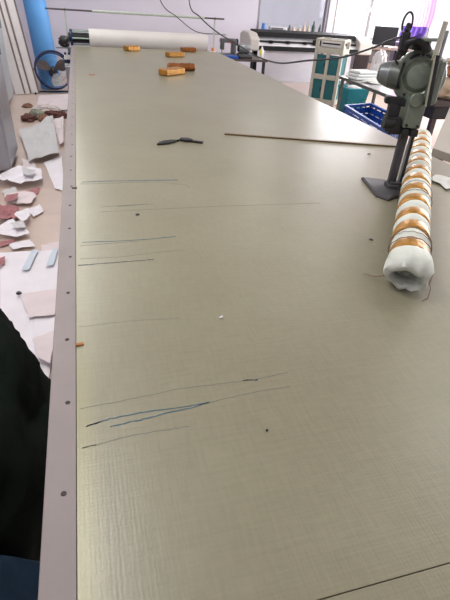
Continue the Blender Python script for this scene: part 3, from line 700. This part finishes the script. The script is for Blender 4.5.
sheet('paper_scrap', [(-0.619, 3.870), (-0.531, 3.903), (-0.534, 3.775), (-0.620, 3.745)], 0.06, M['red'], 'red sliver lying on the pinkish scrap', 'paper', 0.012, seed=8, curl=0)
sheet('paper_scrap', [(-0.662, 3.730), (-0.527, 3.693), (-0.484, 3.533), (-0.556, 3.415), (-0.628, 3.443)], 0.012, M['red'], 'largest red printed scrap at the left picture edge', 'paper', 0.05, seed=9, curl=0.4)
sheet('paper_scrap', [(-0.522, 3.482), (-0.432, 3.602), (-0.405, 3.430), (-0.454, 3.349)], 0.045, M['paper'], 'small folded white piece leaning on the red scrap', 'paper', 0.03, seed=10, curl=0.4)
sheet('paper_scrap', [(-0.613, 3.320), (-0.532, 3.448), (-0.394, 3.175), (-0.476, 3.140), (-0.597, 3.189)], 0.02, M['paper'], 'triangular white sheet in front of the red pile', 'paper', 0.03, seed=11, curl=0.3)
sheet('paper_scrap', [(-0.592, 3.141), (-0.479, 3.171), (-0.511, 3.099), (-0.581, 3.050)], 0.004, M['red'], 'long thin red sliver below the triangular sheet', 'paper', 0.01, seed=12, curl=0)
sheet('paper_scrap', [(-0.321, 3.055), (-0.198, 3.098), (-0.194, 2.947), (-0.310, 2.964)], 0.001, M['paperp'], 'small pale sheet at the table just above the blue-striped paper', 'paper', 0.008, seed=13, curl=0)
sheet('paper_scrap', [(-0.572, 2.976), (-0.322, 2.966), (-0.194, 2.961), (-0.192, 2.065), (-0.220, 1.446), (-0.315, 1.466), (-0.459, 2.032)], 0.002, M['paper'], 'very large white pattern sheet with pale blue stripes, near the viewer', 'paper', 0.012, seed=14, curl=0)
sheet('paper_scrap', [(-0.412, 2.686), (-0.371, 2.945), (-0.328, 2.953), (-0.365, 2.691)], 0.026, M['bluep'], 'wide pale blue strip on the big pattern sheet', 'paper', 0.003, seed=15, curl=0)
sheet('paper_scrap', [(-0.272, 2.714), (-0.233, 2.952), (-0.201, 2.962), (-0.225, 2.719)], 0.026, M['bluep'], 'second pale blue strip, closer to the table', 'paper', 0.003, seed=16, curl=0)
sheet('paper_scrap', [(-0.559, 2.864), (-0.525, 2.886), (-0.521, 2.793), (-0.544, 2.746)], 0.026, M['red'], 'tiny red bit at the left picture edge on the big sheet', 'paper', 0.006, seed=17, curl=0)
sheet('paper_scrap', [(-0.388, 2.408), (-0.181, 2.426), (-0.185, 2.173), (-0.327, 2.162)], 0.024, M['paperp'], 'off-white sheet overlapping the big pattern sheet near the black cap', 'paper', 0.008, seed=18, curl=0)
sheet('paper_scrap', [(-0.308, 2.036), (-0.184, 2.135), (-0.189, 1.963), (-0.272, 1.915)], 0.034, M['paper'], 'white sheet corner between green cloth and table', 'paper', 0.01, seed=19, curl=0)
sheet('paper_scrap', [(-0.292, 1.943), (-0.190, 1.996), (-0.200, 1.739), (-0.256, 1.792)], 0.046, M['paperp'], 'pinkish sheet lowest beside the green cloth', 'paper', 0.012, seed=20, curl=0)
sheet('fabric_scrap', [(1.698, 1.891), (1.772, 1.944), (1.830, 1.908), (1.729, 1.762), (1.688, 1.753), (1.709, 1.819)], .8012, M['whitefab'], 'thin white fabric scrap lying on the table right of the wrapped roll', 'scrap', .012, group=None, seed=40)
sheet('paper_scrap', [(-0.610, 5.013), (-0.489, 4.907), (-0.435, 4.626), (-0.556, 4.579)], 0.004, M['paperp'], 'small pinkish scrap just above the crumpled white sheet', 'paper', 0.02, seed=21, curl=0.3)
sheet('paper_scrap', [(-0.466, 3.665), (-0.367, 3.755), (-0.330, 3.628), (-0.397, 3.521)], 0.003, M['paper'], 'little white scrap lying on the bare floor right of the red pile', 'paper', 0.025, seed=22, curl=0.4)
sheet('paper_scrap', [(-0.546, 4.467), (-0.420, 4.374), (-0.445, 4.246), (-0.514, 4.279)], 0.085, M['paperg'], 'grey folded corner on top of the crumpled white sheet', 'paper', 0.02, seed=23, curl=0.3)
sheet('paper_scrap', [(-0.532, 3.309), (-0.454, 3.349), (-0.418, 3.227), (-0.482, 3.203)], 0.06, M['paperg'], 'grey scrap lying on the triangular white sheet', 'paper', 0.02, seed=24, curl=0.3)
sheet('paper_scrap', [(-0.522, 3.085), (-0.397, 3.128), (-0.351, 3.015), (-0.488, 2.992)], 0.006, M['paper'], 'white strip between the red sliver and the big pattern sheet', 'paper', 0.02, seed=25, curl=0.3)
sheet('paper_scrap', [(-0.691, 4.102), (-0.586, 4.162), (-0.539, 3.993), (-0.644, 3.960)], 0.004, M['paperg'], 'grey-white scrap half under the pinkish one at the left', 'paper', 0.03, seed=26, curl=0.4)
for k, (c, s, m, lab) in enumerate((((-0.671, 6.723, 0.000), (0.08, 0.12, 0.045), 'maroon', 'maroon rag at the left of the rag heap'), ((-0.571, 6.893, 0.000), (0.07, 0.16, 0.05), 'ragg', 'grey-green rag in the middle of the heap'), ((-0.459, 6.668, 0.000), (0.07, 0.1, 0.045), 'ragr', 'rust coloured rag at the front of the heap'), ((-0.330, 6.894, 0.000), (0.07, 0.15, 0.05), 'maroon', 'dark maroon rag at the right end of the heap'), ((-0.468, 7.133, 0.000), (0.09, 0.16, 0.06), 'ragp', 'pale rag standing highest at the back of the heap'), ((-0.743, 7.513, 0.000), (0.05, 0.06, 0.03), 'ragr', 'small rust scrap lying apart left of the heap'))):
    b = MB(); b.blob((c[0], c[1], s[2] * .45), s, .42, 2.2, k + 2, 4, .0005, rz=.4 * k)
    solo('fabric_rag', b, M[m], lab, 'rag', (c[0], c[1], 0), 'rag heap on the floor', angle=50)
b = MB(); b.lathe([(.014, 0), (.016, .004), (.012, .01), (.003, .011)], Matrix.Translation((-0.399, 2.410, 0.000)) @ Matrix.Translation((0, 0, .03)), 14)
PB = (-0.399, 2.410, 0.000)
solo('black_button', b, M['blackp'], 'small round black cap lying on the white paper near the green cloth', 'cap', (PB[0], PB[1], .03))
# dark green cloth bundle and blue cloth at bottom left
b = MB()
vs = b.blob((-.50, 1.05, .33), (.385, .62, .40), .13, 1.9, 1, 5, .001)
for v in b.bm.verts:
    v.co.x = min(v.co.x, -.075 - .02 * abs(noise.noise(v.co * 6)))
    v.co.y = max(v.co.y, .64 + .03 * noise.noise(v.co * 5))
solo('cloth_bundle', b, M['green'], 'large dark green cloth bundle on the floor against the table edge', 'bundle', (-.50, 1.12, 0), angle=60)
b = MB(); b.blob((-.40, .40, .30), (.40, .32, .34), .16, 2.2, 5, 4, .001)
for v in b.bm.verts: v.co.x = min(v.co.x, -.07); v.co.y = min(v.co.y, .59)
solo('blue_cloth', b, M['navy'], 'dark blue cloth heap in the bottom left corner of the view', 'cloth', (-.40, .42, 0), angle=60)

# ------------------------------------------------------------------ plotter
pl = thing('plotter', 'wide floor-standing plotter with a black lid and pale end housing, under the window', 'plotter', (4.0, 8.9, 0))
def ext(prof, x0, x1):                       # profile in (y,z) extruded along x
    b = MB(); b.prism(prof, x0, x1, Matrix(((0, 0, 1, 0), (1, 0, 0, 0), (0, 1, 0, 0), (0, 0, 0, 1)))); return b
pe = [(8.58, .72), (9.22, .72), (9.24, .95), (9.1, 1.0), (8.78, .99), (8.60, .91)]
part('end_housing', ext(pe, 2.88, 3.06), M['plott'], pl, bevel=.03); part('end_housing', ext(pe, 4.98, 5.26), M['plott'], pl, bevel=.03)
part('lid', ext([(8.74, .935), (9.2, .935), (9.2, 1.02), (8.78, 1.005)], 3.062, 4.978), M['plottb'], pl, bevel=.008)
part('carriage_bed', ext([(8.66, .80), (9.18, .80), (9.18, .938), (8.84, .938)], 3.062, 4.978), M['plottw'], pl)
part('front_lip', ext([(8.56, .735), (9.16, .735), (9.16, .795), (8.6, .795)], 3.062, 4.978), M['plottb'], pl, bevel=.008)
b = MB(); b.cyl((3.07, 8.72, .865), (4.97, 8.72, .865), .016, n=10); part('guide_rail', b, M['black'], pl)
for x in (3.3, 3.62, 3.95, 4.3, 4.65):
    b = MB(); b.box((x, 8.70, .862), (.06, .05, .045)); part('pinch_roller', b, M['plottb'], pl, bevel=.004)
b = MB(); b.box((4.18, 8.7, .875), (.15, .07, .085)); part('carriage', b, M['plottb'], pl, bevel=.008)
for x in (3.10, 4.9):
    b = MB(); b.box((x, 8.95, .38), (.07, .12, .68)); b.box((x, 8.92, .04), (.08, .66, .06)); part('leg', b, M['plottb'], pl, bevel=.005)
    for y in (8.64, 9.2):
        b = MB(); b.cyl((x - .015, y, .025), (x + .015, y, .025), .025, n=14); part('castor', b, M['black'], pl)
# white paper running down from the plotter
b = MB(); bm = b.bm; pr = [(8.72, .732), (8.69, .70), (8.68, .55), (8.66, .35), (8.70, .25), (8.78, .21), (8.9, .24)]; pr = [(y - .09, z) for y, z in pr]; lo = []
for x in [3.17 + (4.86 - 3.17) * i / 12 for i in range(13)]: lo.append([bm.verts.new((x, y + .006 * math.sin(x * 9), z)) for y, z in pr])
for a_, c_ in zip(lo, lo[1:]):
    for k in range(len(pr) - 1): bm.faces.new((a_[k], a_[k + 1], c_[k + 1], c_[k]))
bmesh.ops.solidify(bm, geom=bm.faces[:], thickness=.002)
solo('plotter_paper', b, M['plotpaper'], 'wide white paper sheet hanging down in front of the plotter', 'paper', (4.0, 8.56, .22))

# ------------------------------------------------------------------ clutter between table corner and plotter
bn = thing('side_bench', 'low dark bench at the far right corner of the cutting table', 'bench', (2.55, 8.0, 0))
b = MB(); b.box((2.55, 8.05, .665), (.72, .7, .03)); part('bench_top', b, M['darkw'], bn, bevel=.004)
for x in (2.24, 2.86):
    for y in (7.75, 8.35):
        b = MB(); b.box((x, y, .325), (.04, .04, .65)); part('leg', b, M['black'], bn)
sm = thing('sewing_machine', 'dark grey machine head with an arm on the side bench, beside the spool', 'machine', (2.36, 8.1, .68))
b = MB(); b.box((0, 0, .02), (.24, .16, .04)); mk('bed', b, M['greyd'], sm, bevel=.006)
b = MB(); b.box((.085, 0, .14), (.07, .11, .2)); b.box((-.02, 0, .22), (.25, .09, .06)); mk('arm', b, M['greyd'], sm, bevel=.014)
b = MB(); b.box((-.105, 0, .16), (.055, .08, .14)); b.cyl((-.105, 0, .04), (-.105, 0, .1), .006); mk('needle_head', b, M['hammerd'], sm, bevel=.008)
b = MB(); b.cyl((.12, 0, .2), (.15, 0, .2), .05); mk('hand_wheel', b, M['black'], sm)
b = MB(); b.cyl((.02, -.05, .2), (.02, -.065, .2), .018); mk('tension_knob', b, M['redd'], sm)
dm = thing('round_motor', 'pale grey ribbed cylinder on the side bench next to the plotter end', 'motor', (2.63, 8.12, .68))
b = MB(); b.lathe([(.065, -.09), (.072, -.08), (.072, .0), (.066, .005), (.066, .02), (.072, .025), (.072, .08), (.06, .09)], Matrix.Translation((0, 0, .11)) @ Matrix.Rotation(PI / 2, 4, 'Y'), 28); mk('drum', b, M['steel'], dm)
b = MB(); b.box((0, 0, .02), (.2, .16, .04)); mk('foot', b, M['greyd'], dm)
b = MB(); b.box((-.095, 0, .11), (.02, .08, .08)); mk('cover', b, M['black'], dm, bevel=.006)
ty = MB(); ty.box((2.30, 7.8, .70), (.26, .14, .034)); ty.box((2.30, 7.8, .719), (.22, .1, .006))
solo('blue_tray', ty, M['crate'], 'flat blue tray on the bench edge below the dark machine head', 'tray', (2.30, 7.8, .682), bevel=.006)
wt = thing('yellow_tagged_bottle', 'white bottle with a yellow tag standing on the bench by the plotter', 'bottle', (2.83, 7.80, .68))
b = MB(); b.lathe([(.026, 0), (.028, .01), (.028, .13), (.012, .16), (.012, .18)], None, 16); mk('body', b, M['bottlew_sheen'], wt)
b = MB(); b.box((-.022, -.018, .1), (.035, .012, .08)); mk('tag', b, M['yellow'], wt)
b = MB(); b.box((2.55, 7.78, .70), (.2, .12, .04)); solo('black_case', b, M['black'], 'flat black case on the bench between blue tray and tagged bottle', 'case', (2.55, 7.78, .68), bevel=.006)

# things on the sill of the first window
SZ = .90; SY = YB - .07
def jar(name, x, r, h, m, label, cat, neck=.5):
    b = MB(); b.lathe([(r * .92, 0), (r, h * .05), (r, h * .62), (r * neck, h * .8), (r * neck, h * .95), (r * neck * .9, h)], Matrix.Translation((x, SY, SZ)), 18)
    solo(name, b, m, label, cat, (x, SY, SZ), 'things on the window sill')
jar('blue_jar', 3.68, .05, .17, M['bottleb'], 'blue jar at the left end of the window sill', 'jar', .8)
dv = thing('sill_device', 'grey and white box device on the window sill beside the blue jar', 'device', (3.98, SY, SZ))
b = MB(); b.box((0, 0, .06), (.36, .13, .12)); mk('casing', b, M['plottw'], dv, bevel=.012)
b = MB(); b.box((-.03, -.066, .07), (.26, .01, .07)); mk('front_panel', b, M['greyd'], dv, bevel=.003)
b = MB(); b.cyl((.13, -.064, .06), (.13, -.08, .06), .02, n=14); mk('dial', b, M['black'], dv)
jar('dark_jar', 4.24, .035, .16, M['greyd'], 'grey bottle right of the box device on the sill', 'bottle')
jar('pink_jar', 4.33, .04, .13, M['bottlep'], 'pinkish jar on the sill next to the grey bottle', 'jar', .8)
jar('tan_jar', 4.45, .045, .11, M['bottlet'], 'short tan jar on the middle of the sill', 'jar', .85)
jar('tall_bottle', 4.56, .032, .22, M['bottlep'], 'tall pinkish bottle on the sill left of the dark green one', 'bottle', .4)
jar('tan_bottle', 4.66, .036, .17, M['bottlet'], 'tan bottle on the sill right beside the tall pinkish one', 'bottle', .5)
jar('green_bottle', 4.77, .038, .25, M['bottleg'], 'dark green bottle standing tallest on the sill', 'bottle', .4)
jar('grey_bottle', 4.92, .034, .2, M['greyd'], 'grey bottle at the right end of the sill', 'bottle', .45)
b = MB(); b.box((5.62, SY + .02, .86 + .045), (.52, .1, .09)); b.box((5.62, SY + .02, .985), (.48, .08, .012))
solo('white_box', b, M['white'], 'long flat white box on the sill of the bright window', 'box', (5.62, SY + .02, .86), bevel=.008)

# ------------------------------------------------------------------ teal cabinet
CBX, CBY, CBR = (3.996, 7.818, -0.750)
cb = thing('teal_cabinet', 'beige-framed cabinet with four teal panels and an open rail on top', 'cabinet', (CBX, CBY, 0), CBR)
x0, x1, y0, y1 = -.245, .245, 0, .40; zt = .86
b = MB()
for x in (x0 + .03, x1 - .03):
    for y in (y0 + .03, y1 - .03): b.box((x, y, .5), (.05, .05, 1.0))
for z in (.06, .44, zt - .03):
    b.box(((x0 + x1) / 2, y0 + .03, z), (x1 - x0 - .12, .06, .07)); b.box(((x0 + x1) / 2, y1 - .03, z), (x1 - x0 - .12, .06, .07))
    for x in (x0 + .03, x1 - .03): b.box((x, (y0 + y1) / 2, z), (.06, y1 - y0 - .12, .07))
b.box(((x0 + x1) / 2, y0 + .03, .44), (.05, .058, .8))
for y in (y0 + .02, y1 - .02): b.box(((x0 + x1) / 2, y, .985), (x1 - x0 - .1, .03, .03))
for x in (x0 + .02, x1 - .02): b.box((x, (y0 + y1) / 2, .985), (.03, y1 - y0 - .1, .03))
part('frame', b, M['beige'], cb, smooth=False, world=False)
for x in ((x0 + x1) / 2 - .115, (x0 + x1) / 2 + .115):
    for z, hh in ((.25, .31), (.625, .29)):
        b = MB(); b.box((x, y0 + .042, z), (.18, .02, hh)); d = part('door_panel', b, M['teal'], cb, bevel=.003, label='teal panel', world=False)
        b = MB(); b.box((x + .065, y0 + .026, z), (.016, .014, .06)); part('handle', b, M['black'], d, world=False)
for z, hh in ((.25, .31), (.625, .29)):
    b = MB(); b.box((x1 - .03, (y0 + y1) / 2, z), (.02, .37, hh)); part('side_panel', b, M['teal'], cb, world=False)
b = MB(); b.box(((x0 + x1) / 2, (y0 + y1) / 2, zt + .008), (x1 - x0 - .12, y1 - y0 - .12, .016)); part('shelf', b, M['beige'], cb, world=False)
ap = thing('small_appliance', 'low white appliance with a dark slot inside the rail on the teal cabinet', 'appliance', (CBX - .2 * math.sin(CBR), CBY + .2 * math.cos(CBR), zt + .016), CBR)
b = MB(); b.box((0, 0, .045), (.36, .2, .085)); mk('casing', b, M['plottw'], ap, bevel=.01)
b = MB(); b.box((0, -.101, .055), (.3, .006, .02)); mk('slot', b, M['black'], ap)

# teal bin
bi = thing('teal_bin', 'teal plastic bin with a rolled rim right of the teal cabinet', 'bin', (4.20, 7.14, 0))
b = MB(); prof = [(-.17, -.15), (.17, -.15), (.17, .15), (-.17, .15)]
b.prism([(p[0] * .86, p[1] * .86) for p in prof], 0, .012); bm = b.bm
def boxwall(b, s0, s1, z0, z1, t):
    for sx, sy in ((1, 0), (-1, 0), (0, 1), (0, -1)):
        pass
bo = [bm.verts.new((p[0] * .86, p[1] * .86, .004)) for p in prof]; to = [bm.verts.new((p[0] * 1.12, p[1] * 1.12, .40)) for p in prof]
for k in range(4): bm.faces.new((bo[k], bo[(k + 1) % 4], to[(k + 1) % 4], to[k]))
bmesh.ops.solidify(bm, geom=[f for f in bm.faces if len(f.verts) == 4 and abs(f.normal.z) < .7 or True][-4:], thickness=.006)
mk('tub', b, M['binteal'], bi, bevel=.004)
b = MB(); q = [Vector((p[0] * 1.13, p[1] * 1.13, .40)) for p in prof]
for k in range(4): b.cyl(q[k], q[(k + 1) % 4], .011, n=10)
mk('rim', b, M['binteal'], bi)
b = MB(); b.tube([(-.16, -.172, .26), (-.1, -.195, .2), (0, -.2, .185), (.1, -.195, .2), (.16, -.172, .26)], .008, 8); mk('handle', b, M['teal'], bi)
b = MB(); b.blob((4.2, 7.14, .395), (.11, .10, .03), .3, 3, 8, 3); solo('bin_contents', b, M['paperg'], 'crumpled pale wrapping lying in the mouth of the teal bin', 'wrapping', (4.2, 7.14, .36))

# ------------------------------------------------------------------ steel side table with fabrics
ft = thing('side_table', 'dark-edged side table with white fabric on it, right of the teal bin', 'table', (4.1, 6.1, 0))
tp = [(3.667, 6.675), (3.571, 4.972), (4.170, 4.939), (4.266, 6.641)]
zt2 = .62
b = MB(); b.prism(tp, zt2 - .03, zt2); part('tabletop', b, M['stainless'], ft, bevel=.003)
b = MB()
for k in range(4):
    p, q = Vector((*tp[k], zt2 - .015)), Vector((*tp[(k + 1) % 4], zt2 - .015)); b.bar(p, q, .03, .036)
part('edge_frame', b, M['hammerd'], ft)
cx = sum(p[0] for p in tp) / 4; cy = sum(p[1] for p in tp) / 4
for p in tp:
    x, y = p[0] + (cx - p[0]) * .08, p[1] + (cy - p[1]) * .08
    b = MB(); b.box((x, y, (zt2 - .03) / 2), (.035, .035, zt2 - .03)); part('leg', b, M['hammerd'], ft)
fa = thing('folded_fabric', 'folded white fabric pile on the far end of the side table', 'fabric', (3.860, 6.420, 0.622), .2)
for k in range(3):
    b = MB(); vs = b.box((.01 * k, 0, .02 + .038 * k), (.36 - .02 * k, .24, .034)); mk('fold', b, M['whitefab'], fa, bevel=.014)
b = MB(); b.blob((0, 0, .16), (.095, .095, .19), .25, 2.4, 3, 4, 0)
FB = (4.150, 6.500, 0.622)
for v in b.bm.verts: v.co += Vector(FB)
solo('wrapped_bag', b, M['clear'], 'upright crumpled translucent bag beside the folded white fabric', 'bag', FB, angle=40)
b = MB(); b.blob((0, 0, .015), (.2, .12, .03), .3, 2, 9, 4, 0)
FC3 = (3.957, 6.109, 0.622)
for v in b.bm.verts: v.co += Vector(FC3)
solo('white_cloth', b, M['whitefab'], 'loose flat white cloth on the near half of the side table', 'cloth', FC3, angle=40)

# ------------------------------------------------------------------ blue crates
def crate(poly, z0, h, label, fill):
    c = Vector((sum(p[0] for p in poly) / 4, sum(p[1] for p in poly) / 4, 0))
    t = thing('blue_crate', label, 'crate', (c.x, c.y, z0), 0, 'blue crates beside the table')
    P = [Vector((p[0], p[1], z0)) for p in poly]
    b = MB(); b.prism([(p[0] + (c.x - p[0]) * .03, p[1] + (c.y - p[1]) * .03) for p in poly], z0, z0 + .012); part('floor_plate', b, M['crate'], t)
    for k in range(4):
        a_, d_ = P[k], P[(k + 1) % 4]; b = MB(); d = (d_ - a_)
        for j in range(3): b.bar(a_ + Vector((0, 0, h * (.17 + .29 * j))), d_ + Vector((0, 0, h * (.17 + .29 * j))), .012, h * .26)
        n = 5
        for j in range(n + 1): b.bar(a_ + d * (j / n) + Vector((0, 0, .01)), a_ + d * (j / n) + Vector((0, 0, h)), .02, .014)
        part('side', b, M['crate'], t)
    b = MB()
    for k in range(4): b.bar(P[k] + Vector((0, 0, h)), P[(k + 1) % 4] + Vector((0, 0, h)), .035, .03)
    part('rim', b, M['crate'], t, bevel=.004)
    return t
for z_, l_ in ((.0005, 'lower blue crate under the open one, on the floor beside the table'), (.2665, 'open blue crate on top of its stack, beyond the table next to the machine')): crate([(2.959, 5.100), (2.790, 3.900), (3.295, 4.460), (3.365, 5.226)], z_, .25, l_, True)
b = MB(); b.blob((0, 0, .0), (.09, .08, .06), .35, 2.5, 12, 3); CW = (3.123, 4.671, 0.360)
for v in b.bm.verts: v.co += Vector(CW)
solo('crate_bundle', b, M['cratew'], 'white wrapped bundle lying inside the blue crate', 'bundle', (CW[0], CW[1], CW[2]), angle=40)

# ------------------------------------------------------------------ desk, monitor, hanging cloths
dk = thing('office_desk', 'brown desk with dark drawer fronts under the bright window', 'desk', (6.4, 9.7, 0))
b = MB(); b.box((6.5, 9.75, .765), (1.55, .65, .035)); part('desktop', b, M['brown'], dk, bevel=.004)
b = MB(); b.box((6.0, 9.78, .374), (.5, .55, .745)); part('pedestal', b, M['darkw'], dk)
b = MB(); b.box((6.95, 9.78, .374), (.5, .55, .745)); part('pedestal', b, M['darkw'], dk)
for x in (6.0, 6.95):
    for z in (.15, .385, .62):
        b = MB(); b.box((x, 9.497, z), (.47, .018, .215)); d = part('drawer', b, M['brown'] if z == .385 else M['darkw'], dk, bevel=.003)
        b = MB(); b.box((x, 9.482, z + .05), (.12, .014, .014)); part('handle', b, M['steel'], d)
mo = thing('monitor', 'dark flat monitor standing on the brown desk', 'monitor', (6.17, 9.72, .7825), math.radians(-25))
b = MB(); b.box((0, 0, .20), (.48, .035, .33)); mk('screen_housing', b, M['blackp'], mo, bevel=.006)
b = MB(); b.box((0, -.019, .205), (.45, .004, .285)); mk('screen', b, M['screen'], mo)
b = MB(); b.box((0, .02, .06), (.05, .02, .12)); b.box((0, .0, .006), (.2, .14, .012)); mk('stand', b, M['blackp'], mo, bevel=.003)
b = MB(); b.box((6.62, 9.62, .8125), (.12, .1, .06)); b.cyl((6.62, 9.62, .84), (6.62, 9.62, .90), .03, n=14); solo('blue_cup', b, M['bottleb'], 'small blue container on the desk right of the monitor', 'cup', (6.62, 9.62, .783), bevel=.004)
b = MB(); b.cyl((5.80, 9.58, .7835), (5.80, 9.58, .84), .026, n=14); solo('black_cup', b, M['blackp'], 'tiny black cup at the left end of the desk', 'cup', (5.80, 9.58, .783))
def drape(name, x0, x1, y, z0, z1, m, label, amp, n=40, wob=7):
    b = MB(); bm = b.bm; cols = []
    for i in range(n + 1):
        x = x0 + (x1 - x0) * i / n
        cols.append([bm.verts.new((x + .02 * math.sin(j * .9), y + amp * math.sin(i / n * 2 * PI * wob + j * .15) + .5 * amp * noise.noise(Vector((x * 6, j * .3, 0))), z0 + (z1 - z0) * j / 10)) for j in range(11)])
    for a_, c_ in zip(cols, cols[1:]):
        for j in range(10): bm.faces.new((a_[j], c_[j], c_[j + 1], a_[j + 1]))
    bmesh.ops.solidify(bm, geom=bm.faces[:], thickness=.003)
    return solo(name, b, m, label, 'curtain' if 'curtain' in name else 'fabric', ((x0 + x1) / 2, y, z0), angle=60)
drape('pink_curtain', 6.95, 7.50, 10.12, 1.16, 2.45, M['pink'], 'sheer pink curtain hanging in front of the bright window', .02)
drape('purple_fabric', 6.72, 7.35, 10.02, .7835, 1.17, M['purple'], 'purple cloth hanging below the pink curtain', .025, wob=5)

# ------------------------------------------------------------------ right edge: fabric pile on a dark stand, grey-beige second table
sd = thing('dark_stand', 'dark stand carrying the tan fabric pile at the right picture edge', 'stand', (3.95, 4.55, 0))
b = MB(); b.box((3.98, 4.55, .70), (.9, .5, .05)); part('top', b, M['darkw'], sd, bevel=.004)
b = MB(); b.box((3.98, 4.55, .61), (.84, .44, .13)); part('apron', b, M['black'], sd)
for x in (3.6, 4.36):
    for y in (4.36, 4.74):
        b = MB(); b.box((x, y, .27), (.05, .05, .54)); part('leg', b, M['darkw'], sd)
for k, (c, s_, m, lab) in enumerate((((3.86, 4.54, .80), (.25, .2, .12), 'tan', 'large crumpled tan fabric lowest in the pile on the dark stand'), ((3.96, 4.56, .965), (.22, .16, .05), 'rust', 'orange-brown cloth lying on the tan fabric pile'), ((4.0, 4.62, 1.06), (.2, .14, .05), 'tan', 'small tan cloth topmost on the fabric pile'))):
    b = MB(); b.blob(c, s_, .22, 2.2, k + 20, 4, .7258); solo('fabric_pile', b, M[m], lab, 'fabric', (c[0], c[1], c[2]), angle=50)

t2 = thing('second_table', 'grey-beige table corner cutting in at the right picture edge behind the roll', 'table', (3.0, 3.0, 0))
q = [(2.261, 2.617), (2.468, 1.639), (3.387, 2.695), (3.508, 4.051)]
b = MB(); b.prism(q, .70, .75); part('tabletop', b, M['greybeige'], t2, bevel=.003)
cx = sum(p[0] for p in q) / 4; cy = sum(p[1] for p in q) / 4
for p in q:
    x, y = p[0] + (cx - p[0]) * .12, p[1] + (cy - p[1]) * .12
    b = MB(); b.box((x, y, .35), (.05, .05, .7)); part('leg', b, M['leg'], t2)

# ------------------------------------------------------------------ light, world, camera
def area(name, loc, rot, sx, sy, e, col):
    l = bpy.data.lights.new(name, 'AREA'); l.shape = 'RECTANGLE'; l.size = sx; l.size_y = sy; l.energy = e; l.color = col
    o = bpy.data.objects.new(name, l); COL.objects.link(o); o.location = loc; o.rotation_euler = rot; return o
area('window_light_right', (9.32, 5.25, 1.7), (0, math.radians(90), 0), 1.5, 7.3, 560, (.97, .98, 1.0))
area('window_light_back', (6.1, 10.58, 1.62), (math.radians(-90), 0, 0), 1.6, 1.4, 150, (1, .98, 1.0))
for x, y, e in ((-.35, 1.6, 40), (-.35, 4.4, 33), (-.35, 7.4, 34), (2.6, -1.6, 36), (2.6, 1.6, 20), (2.6, 4.4, 5), (7.5, 6.2, 140), (2.9, 7.7, 14)):  # unseen ceiling lamps, some added to fill machine front, plotter wall and table glare
    area('ceiling_fill_light', (x, y, 2.96), (0, 0, 0), .25, 1.3, e, (1, .99, .97))
w = bpy.data.worlds.new('daylight'); SC.world = w; w.use_nodes = True
bg = w.node_tree.nodes['Background']; bg.inputs['Color'].default_value = (.98, .98, 1.0, 1); bg.inputs['Strength'].default_value = 1.5

cam = bpy.data.cameras.new('camera'); cam.sensor_fit = 'AUTO'; cam.sensor_width = 36; cam.lens = 36 * 460 / 600
cam.clip_start = .02; cam.clip_end = 60
co = bpy.data.objects.new('camera', cam); COL.objects.link(co)
co.matrix_world = Matrix(((0.964039, 0.097300, -0.247308, 0.081449), (-0.259320, 0.548029, -0.795247, 0.000000), (0.058155, 0.830781, 0.553553, 1.520000), (0.000000, 0.000000, 0.000000, 1.000000)))
SC.camera = co
SC.view_settings.view_transform = 'Standard'; SC.view_settings.look = 'None'
SC.view_settings.exposure = 0; SC.view_settings.gamma = 1
SC.view_settings.use_curve_mapping = False
